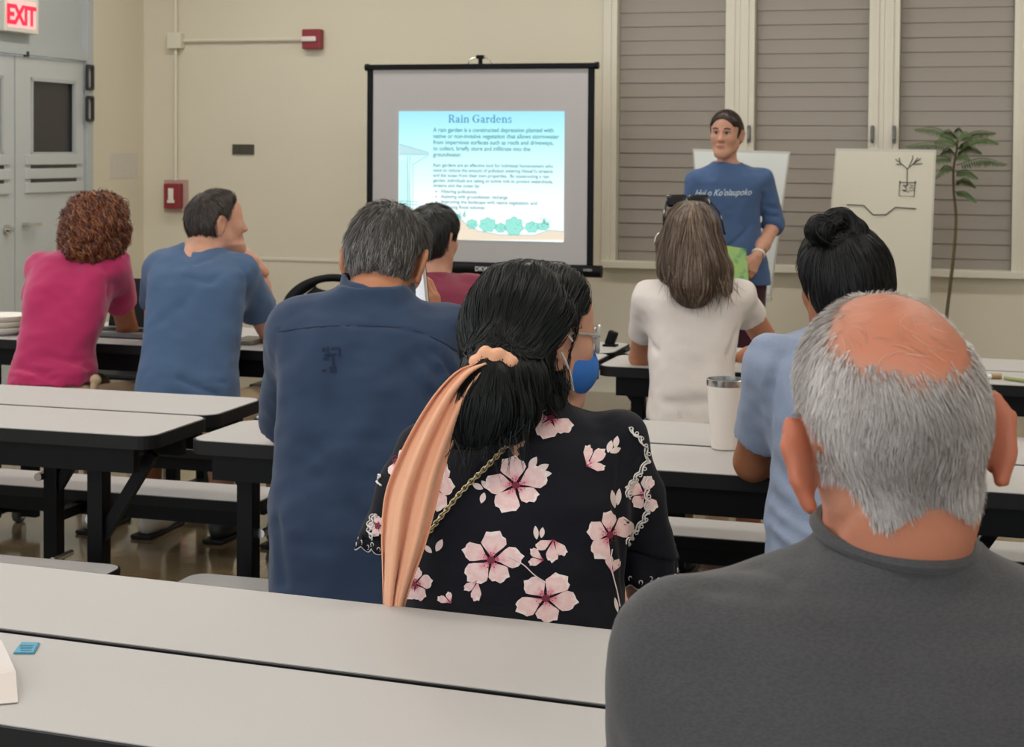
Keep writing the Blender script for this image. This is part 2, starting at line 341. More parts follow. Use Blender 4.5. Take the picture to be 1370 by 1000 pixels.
# ------------------------------------------------------------------ folding bench tables: each half with its bench is one unit
TZ, BZ, TD, BD, TL = 0.74, 0.43, 0.328, 0.225, 2.44
def rrect(L, D, r, n=6):
    out = []
    for cx, cy, a0 in ((L / 2 - r, D / 2 - r, 0), (-L / 2 + r, D / 2 - r, 90), (-L / 2 + r, -D / 2 + r, 180), (L / 2 - r, -D / 2 + r, 270)):
        for k in range(n + 1): a = math.radians(a0 + 90 * k / n); out.append((cx + r * math.cos(a), cy + r * math.sin(a)))
    return out
def slab(L, D, r, z0, z1, cy): return [(x, y + cy) for x, y in rrect(L, D, r)], z0, z1
UNIT = {}
def make_unit(far):
    t = thing('folding_bench_table', 'x', 'table')
    # +y is the bench side; the table half spans y from 0 to TD
    cy = TD / 2
    MB().prism([(x, y + cy) for x, y in rrect(TL - .012, TD - .012, .045)], TZ - .02, TZ).build('table_top', M_lam, t)
    e = MB().prism([(x, y + cy) for x, y in rrect(TL, TD, .05)], TZ - .034, TZ - .0015); e.build('edge_band', M_edge, t)
    ap = MB(); ap.span((-TL / 2 + .06, .03, TZ - .098), (TL / 2 - .06, .055, TZ - .034)); ap.span((-TL / 2 + .06, TD - .05, TZ - .098), (TL / 2 - .06, TD - .022, TZ - .034)); ap.build('apron', M_black, t)
    by = TD + .035
    MB().prism([(x, y + by + BD / 2) for x, y in rrect(TL - .10, BD - .012, .04)], BZ - .018, BZ).build('bench_seat', M_lam, t)
    MB().prism([(x, y + by + BD / 2) for x, y in rrect(TL - .09, BD, .045)], BZ - .03, BZ - .0015).build('bench_edge', M_edge, t)
    r = MB(); r.span((-TL / 2 + .1, by + .02, BZ - .075), (TL / 2 - .1, by + .05, BZ - .03)); r.span((-TL / 2 + .1, by + BD - .05, BZ - .075), (TL / 2 - .1, by + BD - .02, BZ - .03)); r.build('bench_rail', M_black, t)
    for s in (-1, 1):
        x = s * (TL / 2 - (.62 if far else (.12 if s > 0 else .20)))
        MB().span((x - .022, TD - .12, .05), (x + .022, TD - .075, TZ - .034), bev=.004).build('leg', M_black, t)
        MB().span((x - .018, by + BD / 2 - .02, .09), (x + .018, by + BD / 2 + .02, BZ - .03), bev=.004).build('bench_post', M_black, t)
        MB().bar((x + s * (.06 if s > 0 and not far else .15), TD - .1, TZ - .06), (x + s * .01, TD - .1, .62 if s > 0 and not far else .46), .022, .03).build('brace', M_black, t)
        x2 = s * (TL / 2 - .235)
        if s > 0 and not far:
         MB().span((x2 - .034, TD * .45, .05), (x2 + .034, TD * .45 + .03, TZ - .034), bev=.004).build('pivot_leg', M_black, t)
         MB().bar((x2 - s * .17, TD * .45 + .015, TZ - .06), (x2 - s * .02, TD * .45 + .015, .5), .022, .03).build('brace', M_black, t)
         MB().bar((x2, TD * .45 + .015, .08), (x, TD * .45 + .015, .08), .03).build('floor_bar', M_black, t)
        MB().span((x - .02, .04, .06), (x + .02, by + BD - .03, .1), bev=.004).build('floor_runner', M_black, t)
        MB().bar((x, TD - .09, BZ - .05), (x, by + .03, BZ - .05), .03).build('bench_arm', M_black, t)
        MB().cyl((x - s * .03, TD - .135, .5), (x - s * .03, TD - .1, .5), .012).build('bolt', M_steel, t)
        MB().cyl((x + s * .034, TD - .16, .27), (x + s * .034, TD - .06, .27), .009).build('pivot_pin', M_steel, t)
        for yy in (.06, by + BD - .06):
            c = MB().cyl((x - .012, yy, .032), (x + .012, yy, .032), .032, n=20).build('caster', mat('grey_rubber', (.06, .06, .06), .5), t, smooth=True)
            MB().box((x + .017, yy, .045), (.006, .03, .06)).box((x - .017, yy, .045), (.006, .03, .06)).build('caster_fork', M_steel, c)
    return t
def place_unit(base, along, yaw, far, label, group):
    """base: a point of the seam line; along: offset of the table centre along the row"""
    global UNIT
    if far not in UNIT: UNIT[far] = t = make_unit(far)
    else: t = copy_tree(UNIT[far])
    d = np.array([math.cos(yaw), math.sin(yaw), 0]); c = np.array([base[0], base[1], 0.0]) + d * along
    nrm = np.array([-math.sin(yaw), math.cos(yaw), 0])
    g = 0.004 if far else -0.004
    c = c + nrm * g
    t.location = tuple(c); t.rotation_euler = (0, 0, yaw if far else yaw + math.pi)
    tag(t, label, 'table', group); return t
D = math.radians
# seam lines measured on the tabletop plane
def seam_pt(x, y): return onz(x, y, TZ)
r1 = seam_pt(843, 950); y1 = D(-19.8)
r2l = seam_pt(270, 556.3); y2l = D(-16.2)
r2r = seam_pt(882, 593.5); y2r = D(-17.0)
r3 = seam_pt(867, 475.5); y3 = D(-16.3)
def along_of(base, yaw, pt): d = np.array([math.cos(yaw), math.sin(yaw)]); return float((pt[:2] - base[:2]) @ d)
a2l = along_of(r2l, y2l, onz(285, 557, TZ)) - TL / 2
a2r = along_of(r2r, y2r, onz(192, 586, TZ)) + .11 + TL / 2
a3l = along_of(r3, y3, onz(812, 477, TZ)) - TL / 2
a3r = along_of(r3, y3, onz(824, 477, TZ)) + TL / 2
G = 'folding bench table halves'
place_unit(r1, along_of(r1, y1, onz(843, 950, TZ)) - TL / 2 + 1.0, y1, False, 'front half of the foreground table, with the blue packet on it', G)
place_unit(r1, along_of(r1, y1, onz(843, 950, TZ)) - TL / 2 + 1.0, y1, True, 'rear half of the foreground table, behind the floral blouse', G)
place_unit(r2l, a2l, y2l, False, 'near half of the middle-row table behind the pink and blue shirts', G)
place_unit(r2l, a2l, y2l, True, 'far half of the middle-row table, touching the pink shirt and blue shirt', G)
place_unit(r2r, a2r, y2r, False, 'near half of the middle-row table holding the white tumbler', G)
place_unit(r2r, a2r, y2r, True, 'far half of the middle-row table that holds the tumbler', G)
place_unit(r3, a3l, y3, False, 'near half of the front-row table under the pink-shirt elbow', G)
place_unit(r3, a3l, y3, True, 'far half of the front-row table with the white dishes', G)
place_unit(r3, a3r, y3 - D(1), False, 'near half of the front-row table under the white-shirt arm', G)
place_unit(r3, a3r, y3 - D(1), True, 'far half of the front-row table before the standing presenter', G)

# ------------------------------------------------------------------ projection screen with its slide
NS = 8.72
def onn(x, y, n): d = ray(x, y); return CAM + d * (n / (d @ EN))
def sp(x, y, dn=0.0): return np.array(ruz(onn(x, y, NS + dn)))
scr = thing('projection_screen', 'black framed tripod projection screen showing a Rain Gardens slide', 'screen', mw=ROOM @ Matrix.Translation((sp(645, 300)[0], NS, 0)))
u00 = sp(645, 300)[0]
def S(x, y): q = sp(x, y); return q[0] - u00, q[2]
xl, zt = S(494, 93); xr, _ = S(793, 93); _, zb = S(720, 354); 
M_scr = mat('matte_screen_fabric', hexc('#B9B6B8'), .85, var=.01)
MB().span((xl, .0, zb), (xr, .004, zt)).build('screen_fabric', M_scr, scr)
bw = S(497, 200)[0] - S(491, 200)[0]
MB().span((xl - bw * .4, -.003, zb), (xl + bw * .9, .006, zt)).span((xr - bw * .9, -.003, zb), (xr + bw * .4, .006, zt)).build('black_border', M_black, scr)
tb0 = S(489, 90)[0]; tb1 = S(801, 88)[0]
MB().box(((tb0 + tb1) / 2, 0, zt + .012), (tb1 - tb0, .03, .03), bev=.006).build('top_bar', M_black, scr)
MB().cyl((tb0, 0, zt + .012), (tb0 + .02, 0, zt + .012), .02).build('end_cap', M_black, scr)
MB().cyl((tb1 - .02, 0, zt + .012), (tb1, 0, zt + .012), .02).build('end_cap', M_black, scr)
mid = S(642, 80)[0]
MB().cyl((mid, .01, zt + .02), (mid, .01, zt + .07), .012).box((mid, .01, zt + .065), (.045, .03, .022), bev=.006).build('hanger', M_black, scr)
MB().tube(smooth_path([(mid - .07, 0, zt + .028), (mid - .05, 0, zt + .055), (mid, 0, zt + .062), (mid + .05, 0, zt + .055), (mid + .07, 0, zt + .028)], 4), .003, 6).build('hanging_wire', M_steel, scr)
cb0 = xl - .01; cb1 = S(805, 356)[0]
MB().cyl((cb0, .0, zb - .03), (cb1, .0, zb - .03), .034, n=20).build('roller_case', M_black, scr, smooth=True)
MB().box((xr - .01, -.037, zb - .02), (.05, .004, .012)).build('latch', M_steel, scr)
text_obj('maker_mark', 'DKW', .034, mat('pale_lettering', hexc('#C9CDCF'), .5, var=0), scr, Matrix.Translation((S(638, 352)[0], -.036, zb - .042)) @ Matrix.Rotation(math.pi / 2, 4, 'X'), .0005, 'LEFT', .001)
MB().cyl((mid, .045, .0), (mid, .045, zt + .03), .013).box((mid, .03, zb - .1), (.05, .05, .06), bev=.005).build('upright_post', M_black, scr, smooth=True)
for a in (90, 210, 330):
    MB().bar((mid, .045, .52), (mid + .55 * math.cos(D(a)), .045 + .45 * math.sin(D(a)), .02), .025, .012).build('tripod_leg', M_black, scr)
# the projected slide
sx0, sz1 = S(534, 149); sx1, _ = S(755.5, 149); _, sz0 = S(640, 321.5)
SW, SH = sx1 - sx0, sz1 - sz0
def slide_mat():
    m = bpy.data.materials.new('projected_slide'); m.use_nodes = True; N = m.node_tree.nodes; L = m.node_tree.links; b = N['Principled BSDF']
    tc = N.new('ShaderNodeTexCoord'); se = N.new('ShaderNodeSeparateXYZ'); L.new(tc.outputs['Generated'], se.inputs[0])
    cr = N.new('ShaderNodeValToRGB'); E_ = cr.color_ramp.elements
    E_[0].position = 0.0; E_[0].color = (*hexc('#F4FFFF'), 1); E_[1].position = 1.0; E_[1].color = (*hexc('#93DFF2'), 1)
    for pos, c in ((.35, '#EDFFFF'), (.62, '#C9F9FA'), (.82, '#AFEFF7')): q = E_.new(pos); q.color = (*hexc(c), 1)
    L.new(se.outputs['Z'], cr.inputs[0]); b.inputs['Base Color'].default_value = (.1, .1, .1, 1); b.inputs['Roughness'].default_value = .9
    L.new(cr.outputs[0], b.inputs['Emission Color']); b.inputs['Emission Strength'].default_value = .86
    return m
sl = MB().span((sx0, -.0045, sz0), (sx1, -.001, sz1)).build('slide', slide_mat(), scr)
def glow(name, h, s=.8): return mat(name, (.05, .05, .05), .9, var=0, emit=hexc(h), estr=s)
TXT_M = Matrix.Rotation(math.pi / 2, 4, 'X')
def slide_text(s, x, y, wpx, m, bold=0.0, nm='text_line'):
    a, z = S(x, y); b, _ = S(x + wpx, y)
    o = text_obj(nm, s, .05, m, sl, Matrix.Identity(4), 0, 'LEFT', .0008)
    bpy.context.view_layer.update(); wd = o.dimensions.x or 1
    sc_ = (b - a) / wd
    return o, a, z, sc_
M_title = glow('slide_title_blue', '#3E8FC0', .75); M_body = glow('slide_body_teal', '#43909F', .75)
def put(s, x, ybase, wpx, xh, m, bold, nm='text_line'):
    """one line of slide text: left px, baseline px, width px, capital height px"""
    o, a, z, sx_ = slide_text(s, x, ybase, wpx, m, bold, nm)
    zz = S(x, ybase - xh)[1] - z
    sz_ = zz / (.05 * .73)
    o.matrix_local = Matrix.Translation((a, -.0062, z)) @ TXT_M @ Matrix.Diagonal((sx_, sz_, 1, 1))
    return o
# lines of the slide
for i, (s, x, y, wpx) in enumerate((('A rain garden is a constructed depression planted with', 580, 176.5, 161), ('native or non-invasive vegetation that allows stormwater', 580, 184.8, 168), ('from impervious surfaces such as roofs and driveways,', 580, 193, 161), ('to collect, briefly store and infiltrate into the', 580, 201.2, 130), ('groundwater.', 580, 209.4, 38.5))):
    put(s, x, y, wpx, 5.8, M_body, .0006)
for i, (s, x, y, wpx) in enumerate((('Rain gardens are an effective tool for individual homeowners who', 580, 223, 160), ("want to reduce the amount of pollution entering Hawai'i's streams", 580, 229.8, 160), ('and the ocean from their own properties.  By constructing a rain', 580, 236.6, 155), ('garden, individuals are taking an active role to protect watersheds,', 580, 243.4, 160), ('streams and the ocean by:', 580, 250.2, 62))):
    put(s, x, y, wpx, 4.6, M_body, .0005)
for s, y, wpx in (('Filtering pollutants,', 258.2, 48), ('Assisting with groundwater recharge', 265, 89), ('Improving the landscape with native vegetation; and', 272, 128), ('Reducing flood volumes', 279, 58)):
    put(s, 590.5, y, wpx, 4.6, M_body, .0005)
    q = S(584, y - 1.8); MB().cyl((q[0], -.0062, q[1]), (q[0], -.0052, q[1]), .0045, n=10).build('bullet', M_body, sl)
# serif title, drawn as strokes
def serif_title():
    # glyphs on a unit height grid: list of polygons (thick stems, bowls as ring sectors, slab serifs)
    def rect(x0, y0, x1, y1): return [(x0, y0), (x1, y0), (x1, y1), (x0, y1)]
    def arc(cx, cy, ro, rx, a0, a1, n=18, sq=1.0, ty=.6):
        o_ = [(cx + ro * math.cos(D(a0 + (a1 - a0) * k / n)), cy + ro * sq * math.sin(D(a0 + (a1 - a0) * k / n))) for k in range(n + 1)]
        i_ = [(cx + rx * math.cos(D(a0 + (a1 - a0) * k / n)), cy + (ro * sq - (ro - rx) * ty) * math.sin(D(a0 + (a1 - a0) * k / n))) for k in range(n + 1)]
        return [[o_[k], o_[k + 1], i_[k + 1], i_[k]] for k in range(n)]
    st, sf = .17, .07
    g = {}
    g['R'] = (.82, [rect(.08, 0, .08 + st, 1), rect(0, 0, .34, sf), rect(0, 1 - sf, .3, 1), [(.36, .46), (.55, .46), (.78, .04), (.60, .0)], rect(.62, 0, .86, sf), rect(.2, 1 - sf, .45, 1), rect(.2, .45, .45, .52)] + arc(.42, .73, .27, .10, -90, 90, sq=1.0, ty=.42))
    g['G'] = (.95, arc(.47, .5, .47, .28, 50, 330, sq=1.08, ty=.4) + [rect(.62, .08, .8, .45), rect(.5, .42, .92, .49), [(.70, .72), (.80, .72), (.80, .98), (.74, .98)]])
    g['a'] = (.58, [rect(.34, .06, .48, .5), rect(.34, 0, .6, sf)] + arc(.26, .47, .22, .08, 0, 170, sq=.98, ty=.5) + arc(.24, .19, .22, .07, 20, 340, sq=.92, ty=.5))
    g['i'] = (.32, [rect(.09, 0, .24, .66), rect(0, 0, .33, sf), rect(0, .6, .2, .66)] + arc(.16, .86, .1, .0, 0, 360, sq=1, ty=1))
    g['n'] = (.72, [rect(.09, 0, .24, .66), rect(0, 0, .33, sf), rect(0, .6, .2, .66), rect(.48, 0, .63, .44), rect(.4, 0, .71, sf)] + arc(.4, .43, .23, .08, 0, 150, sq=1.05, ty=.5))
    g['r'] = (.52, [rect(.09, 0, .24, .66), rect(0, 0, .36, sf), rect(0, .6, .2, .66)] + arc(.40, .42, .2, .07, 60, 165, sq=1.2, ty=.5) + arc(.44, .57, .08, 0, 0, 360, ty=1))
    g['d'] = (.68, [rect(.42, .0, .57, 1), rect(.3, .94, .5, 1), rect(.45, 0, .69, sf)] + arc(.28, .33, .28, .12, 40, 320, sq=1.2, ty=.5))
    g['e'] = (.60, [rect(.1, .34, .54, .4)] + arc(.29, .33, .29, .14, 0, 325, sq=1.18, ty=.5))
    g['s'] = (.50, arc(.24, .5, .2, .06, 30, 270, sq=.86, ty=.5) + arc(.24, .17, .22, .08, -150, 90, sq=.86, ty=.5) + [rect(.37, .46, .43, .66), rect(.02, .0, .08, .2)])
    V, F = [], []; x = 0.0
    for ch in 'Rain Gardens':
        if ch == ' ': x += .34; continue
        w_, polys = g[ch]
        for pl_ in polys:
            b0 = len(V); V += [(x + px_, 0, py_) for px_, py_ in pl_]; F.append(tuple(range(b0, b0 + len(pl_))))
        x += w_ + .055
    V = np.array(V); V[:, 0] /= x
    a, z = S(600.5, 164.2); b, _ = S(686, 164.2); hh = S(600, 153.6)[1] - z
    V = np.c_[a + V[:, 0] * (b - a), np.full(len(V), -.0064), z + V[:, 2] * hh]
    link('title_lettering', mesh_py('title', V, F), M_title, sl)
serif_title()
# slide drawing: house eave and wall, sand bank, shrubs
def spoly(pts, m, y, nm):
    V = [(S(px_, py_)[0], y, S(px_, py_)[1]) for px_, py_ in pts]; return link(nm, mesh_py(nm, V, [tuple(range(len(V)))]), m, sl)
def sline(pts, r, m, nm):
    V = [(S(px_, py_)[0], -.006, S(px_, py_)[1]) for px_, py_ in pts]; return MB().tube(V, r, 4).build(nm, m, sl)
M_line = glow('slide_line_teal', '#7FC4CC', .75); M_sand = glow('slide_sand', '#EBDCC6', .85); M_bush = glow('slide_bush', '#9BEBDD', .8); M_bushl = glow('slide_bush_line', '#3FB8AA', .7); M_roof = glow('slide_roof', '#BFE6EC', .8); M_hw = glow('slide_house', '#C7F5F2', .85)
spoly([(534, 214), (546, 214), (551, 280), (534, 280)], M_hw, -.0052, 'house_wall')
spoly([(535, 193), (574, 204.5), (572, 207), (535, 206.5)], M_roof, -.0054, 'house_roof')
for pts in ([(535, 193), (574, 204), (573, 208)], [(535, 206.5), (574, 207)], [(549, 208), (549, 280)], [(553, 219), (553, 280)], [(573, 208), (553, 220)], [(546, 208), (546, 280)], [(534, 269), (560, 270)], [(534, 273), (560, 274)]): sline(pts, .0016, M_line, 'house_line')
spoly([(555, 321), (556, 288), (575, 287), (600, 293), (618, 294), (625, 300), (640, 309), (668, 314), (715, 315), (735, 308), (755, 310), (755, 321)], M_sand, -.0051, 'sand_bank')
sline([(575, 287), (600, 293), (618, 294), (625, 300), (640, 309), (668, 314), (715, 315), (735, 308), (755, 310)], .0016, M_line, 'bank_line')
for (cx, cy, rx, ry) in ((632, 300, 7, 6), (653, 301, 11, 9), (670, 305, 7, 6), (688, 303, 12, 12), (712, 304, 9, 7), (610, 291, 7, 5), (727, 303, 8, 5)):
    pts = [(cx + rx * (1 + .1 * math.sin(7 * a)) * math.cos(a), cy + ry * (1 + .1 * math.sin(7 * a)) * math.sin(a)) for a in np.linspace(0, 2 * math.pi, 40, endpoint=False)]
    spoly(pts, M_bush, -.0056 - .0001 * random.random(), 'shrub'); sline(pts + [pts[0]], .0012, M_bushl, 'shrub_outline')
    for k in range(7):
        a = random.uniform(0, 6.28); q = random.uniform(.2, .7); sline([(cx + rx * q * math.cos(a), cy + ry * q * math.sin(a)), (cx + rx * q * math.cos(a) + 1.2, cy + ry * q * math.sin(a) - 1.2)], .0012, M_bushl, 'shrub_mark')
for (cx, cy) in ((616, 292), (622, 291), (728, 300), (734, 302)):
    for k in range(6): a = D(random.uniform(40, 140)); l = random.uniform(5, 11); sline([(cx, cy), (cx + l * math.cos(a), cy - l * math.sin(a))], .0012, M_bushl, 'grass_stroke')

# ------------------------------------------------------------------ whiteboards on easels
M_wb = mat('whiteboard_enamel', hexc('#E3E7E6'), .28, var=.01); M_wb2 = mat('cream_board', hexc('#DAD6C4'), .4, var=.02); M_alu = mat('pale_aluminium', hexc('#C9C8C0'), .45, var=.02)
M_ink = mat('marker_ink', hexc('#35322C'), .6, var=0)
def board(name, label, quad, n, mf, inner, nm2):
    P = [np.array(ruz(onn(x, y, n))) for x, y in quad]     # TL TR BR BL
    t = thing(name, label, 'whiteboard', mw=ROOM)
    c = sum(P) / 4
    def ring(k0, k1, y0, y1, m, nm, par):
        Q0 = [c + (p - c) * k0 for p in P]; V = []
        for q in Q0: V += [(q[0], n + y0, q[2]), (q[0], n + y1, q[2])]
        F = [(0, 2, 4, 6), (7, 5, 3, 1)] + [(2 * i, 2 * i + 1, (2 * i + 3) % 8, (2 * i + 2) % 8) for i in range(4)]
        return link(nm, mesh_py(nm, V, F), m, par)
    ring(1.0, 0, 0.0, .022, mf, 'board_frame', t)
    w_ = ring(.965, 0, -.002, .0, inner, 'writing_surface', t)
    zb_ = min(P[2][2], P[3][2]); uc = (P[3][0] + P[2][0]) / 2 - .06
    MB().bar((uc - .12, n + .03, P[0][2] - .05), (uc - .16, n + .06, 0.0), .03, .02).build('easel_leg', M_alu, t)
    MB().bar((uc + .05, n + .03, P[0][2] - .05), (uc + .05, n + .06, 0.0), .03, .02).build('easel_leg', M_alu, t)
    MB().bar((uc, n + .04, P[0][2] - .1), (uc, n + .38, 0.0), .03, .02).build('easel_leg', M_alu, t)
    MB().box((uc, n - .0, zb_ - .015), (.5, .05, .02)).build('easel_ledge', M_alu, t)
    return t, w_
board('whiteboard', 'white blank whiteboard behind the standing presenter', ((927, 199), (1057, 203), (1031, 397), (938, 391)), 8.75, M_alu, M_wb, 0)
wbt, ws = board('whiteboard', 'cream whiteboard with a marker drawing of a potted tree', ((1118, 198.5), (1252.5, 200.5), (1243.5, 402.5), (1102, 393)), 8.85, M_alu, M_wb2, 0)
def ink(pts, r=.003):
    V = [np.array(ruz(onn(x, y, 8.845))) for x, y in pts]; MB().tube(V, r, 5).build('ink_line', M_ink, ws)
for pts in ([(1133, 274), (1155.5, 275), (1168, 287.5), (1185, 287.5), (1198, 277.5), (1225.5, 279.5)],):
    ink(pts)
for pts in ([(1214, 225), (1213.5, 249)], [(1213.5, 226), (1208, 221), (1198, 213)], [(1204, 218), (1203, 211)], [(1206, 220), (1199, 220)], [(1214, 226), (1221, 220), (1232, 212)], [(1221, 220), (1234, 219)], [(1216, 223), (1221, 213), (1221, 208)], [(1223, 218), (1228, 211)], [(1204, 242), (1203, 262), (1223, 263), (1224.5, 242)], [(1203, 244), (1226, 244.5)]): ink(pts, .0021)
for k in range(14):
    x = random.uniform(1206, 1221); y = random.uniform(247, 256); ink([(x, y), (x + random.uniform(-2, 3), y + random.uniform(1, 3)), (x + random.uniform(1, 5), y + random.uniform(-1, 3))], .0016)
# ------------------------------------------------------------------ smooth solid modelling for figures (distance fields meshed with surface nets)
def A3(*v): return np.array(v, float)
def unit(v): v = np.asarray(v, float); return v / (np.linalg.norm(v) + 1e-12)
_lat = np.random.RandomState(3).rand(32, 32, 32).astype(np.float32)
def vnoise(X, Y, Z):
    def fr(a): i = np.floor(a).astype(np.int32); t = (a - i).astype(np.float32); return i, t * t * (3 - 2 * t)
    (i, u), (j, v), (k, w_) = fr(X), fr(Y), fr(Z)
    def g(a, b, c): return _lat[(i + a) & 31, (j + b) & 31, (k + c) & 31]
    x00 = g(0, 0, 0) * (1 - u) + g(1, 0, 0) * u; x10 = g(0, 1, 0) * (1 - u) + g(1, 1, 0) * u
    x01 = g(0, 0, 1) * (1 - u) + g(1, 0, 1) * u; x11 = g(0, 1, 1) * (1 - u) + g(1, 1, 1) * u
    return ((x00 * (1 - v) + x10 * v) * (1 - w_) + (x01 * (1 - v) + x11 * v) * w_) * 2 - 1
def smin(a, b, k):
    if k <= 0: return np.minimum(a, b)
    h = np.maximum(k - np.abs(a - b), 0) / k; return np.minimum(a, b) - h * h * k * 0.25
class Fld:
    def __init__(s, lo, hi, h):
        s.lo = np.asarray(lo, float); s.h = h; s.n = np.maximum(4, np.ceil((np.asarray(hi, float) - s.lo) / h).astype(int) + 1)
        s.ax = [s.lo[i] + h * np.arange(s.n[i]) for i in range(3)]; s.D = np.full(s.n, 9.0, np.float32)
    def sl(s, lo, hi):
        a = np.clip(np.floor((np.asarray(lo) - s.lo) / s.h).astype(int), 0, s.n); b = np.clip(np.ceil((np.asarray(hi) - s.lo) / s.h).astype(int) + 1, 0, s.n)
        return tuple(slice(int(p_), int(q_)) for p_, q_ in zip(a, b))
    def xyz(s, q): return s.ax[0][q[0]][:, None, None], s.ax[1][q[1]][None, :, None], s.ax[2][q[2]][None, None, :]
    def put(s, q, d, k=0.0, op='add'):
        if s.D[q].size == 0: return s
        d = d.astype(np.float32)
        if op == 'add': s.D[q] = smin(s.D[q], d, k)
        else: s.D[q] = -smin(-s.D[q], d, k)       # subtract: max(D, -d)
        return s
    def cone(s, a, b, ra, rb, k=0.02, op='add', cut=None, flat=None):
        a = np.asarray(a, float); b = np.asarray(b, float); m = max(ra, rb) + k + 4 * s.h
        q = s.sl(np.minimum(a, b) - m, np.maximum(a, b) + m); X, Y, Z = s.xyz(q)
        if 0 in (X.size, Y.size, Z.size): return s
        v = b - a; L2 = v @ v + 1e-12
        t = np.clip(((X - a[0]) * v[0] + (Y - a[1]) * v[1] + (Z - a[2]) * v[2]) / L2, 0, 1)
        dx, dy, dz = X - a[0] - t * v[0], Y - a[1] - t * v[1], Z - a[2] - t * v[2]
        if flat is not None:                        # flat = (axis, factor): squash the section along an axis
            ax, fc = np.asarray(flat[0], float), flat[1]; pr = dx * ax[0] + dy * ax[1] + dz * ax[2]; g = (1 / fc - 1)
            dx, dy, dz = dx + ax[0] * pr * g, dy + ax[1] * pr * g, dz + ax[2] * pr * g
        d = np.sqrt(dx * dx + dy * dy + dz * dz) - (ra + t * (rb - ra))
        if cut is not None:
            for (p0, nn) in cut:
                nn = unit(nn); d = np.maximum(d, (X - p0[0]) * nn[0] + (Y - p0[1]) * nn[1] + (Z - p0[2]) * nn[2])
        return s.put(q, d, k, op)
    def chain(s, pts, rad, k=0.02, op='add', flat=None):
        for i in range(len(pts) - 1): s.cone(pts[i], pts[i + 1], rad[i], rad[i + 1], k, op, flat=flat)
        return s
    def ell(s, c, r, R=None, k=0.02, op='add', cut=None):
        c = np.asarray(c, float); r = np.asarray(r, float); m = r.max() + k + 4 * s.h
        q = s.sl(c - m, c + m); X, Y, Z = s.xyz(q)
        if 0 in (X.size, Y.size, Z.size): return s
        x, y, z = X - c[0], Y - c[1], Z - c[2]
        if R is not None: R = np.asarray(R, float); x, y, z = x * R[0, 0] + y * R[1, 0] + z * R[2, 0], x * R[0, 1] + y * R[1, 1] + z * R[2, 1], x * R[0, 2] + y * R[1, 2] + z * R[2, 2]
        k0 = np.sqrt((x / r[0]) ** 2 + (y / r[1]) ** 2 + (z / r[2]) ** 2) + 1e-6; k1 = np.sqrt((x / r[0] ** 2) ** 2 + (y / r[1] ** 2) ** 2 + (z / r[2] ** 2) ** 2) + 1e-6
        d = k0 * (k0 - 1) / k1
        if cut is not None:
            for (p0, nn) in cut:
                nn = unit(nn); d = np.maximum(d, (X - p0[0]) * nn[0] + (Y - p0[1]) * nn[1] + (Z - p0[2]) * nn[2])
        return s.put(q, d, k, op)
    def rings(s, rows, yaw=0.0, n=2.4, k=0.03, inset=0.0, smooth=0.012):
        """rows: (z, cx, cy, a, b) stacked sections"""
        rows = sorted(rows); R_ = np.array(rows, float); zz = np.arange(R_[0, 0], R_[-1, 0] + .001, .002)
        T = np.stack([np.interp(zz, R_[:, 0], R_[:, i]) for i in range(1, 5)], 1)
        kk = max(1, int(smooth / .002)); ker = np.hanning(2 * kk + 3)[1:-1]; ker /= ker.sum()
        T = np.stack([np.convolve(np.pad(T[:, i], kk, mode='edge'), ker, 'valid') for i in range(4)], 1)
        T[:, 2:] -= inset
        mx = T[:, 2:].max() + .06 + k
        q = s.sl((T[:, 0].min() - mx, T[:, 1].min() - mx, zz[0] - .03), (T[:, 0].max() + mx, T[:, 1].max() + mx, zz[-1] + .03))
        X, Y, Z = s.xyz(q); z = Z.ravel()
        cx, cy, a, b = [np.interp(z, zz, T[:, i])[None, None, :] for i in range(4)]
        a = np.maximum(a, .004); b = np.maximum(b, .004)
        c_, s_ = math.cos(yaw), math.sin(yaw); x = (X - cx) * c_ + (Y - cy) * s_; y = -(X - cx) * s_ + (Y - cy) * c_
        f = ((np.abs(x / a) ** n + np.abs(y / b) ** n) ** (1 / n) - 1)
        g = np.gradient(f, s.h); gm = np.sqrt(g[0] ** 2 + g[1] ** 2 + g[2] ** 2) + 1e-3
        d = np.clip(f / gm, -.2, .2); d = np.maximum(d, np.maximum(Z - zz[-1], zz[0] - Z))
        return s.put(q, d, k)
    def cut(s, p0, nn, k=0.0):
        nn = unit(nn); X, Y, Z = s.ax[0][:, None, None], s.ax[1][None, :, None], s.ax[2][None, None, :]
        d = ((X - p0[0]) * nn[0] + (Y - p0[1]) * nn[1] + (Z - p0[2]) * nn[2]).astype(np.float32)
        s.D = -smin(-s.D, -d, k); return s
    def noise(s, amp, sc, off=0.0, stretch=(1, 1, 1), thr=3.0):
        m = np.nonzero(np.abs(s.D) < thr * s.h + 2 * amp)
        X, Y, Z = s.ax[0][m[0]], s.ax[1][m[1]], s.ax[2][m[2]]
        s.D[m] += amp * vnoise(X * sc * stretch[0] + off, Y * sc * stretch[1] + off * 1.7, Z * sc * stretch[2] + off * .6); return s
    def fold(s, pts, w_, amp):
        """a crease (amp > 0) or ridge (amp < 0) along a polyline"""
        pts = [np.asarray(p_, float) for p_ in pts]
        for a, b in zip(pts, pts[1:]):
            q = s.sl(np.minimum(a, b) - 3 * w_, np.maximum(a, b) + 3 * w_); X, Y, Z = s.xyz(q)
            if 0 in (X.size, Y.size, Z.size): continue
            v = b - a; t = np.clip(((X - a[0]) * v[0] + (Y - a[1]) * v[1] + (Z - a[2]) * v[2]) / (v @ v), 0, 1)
            d2 = (X - a[0] - t * v[0]) ** 2 + (Y - a[1] - t * v[1]) ** 2 + (Z - a[2] - t * v[2]) ** 2
            s.D[q] += (amp * np.exp(-d2 / (w_ * w_))).astype(np.float32)
        return s
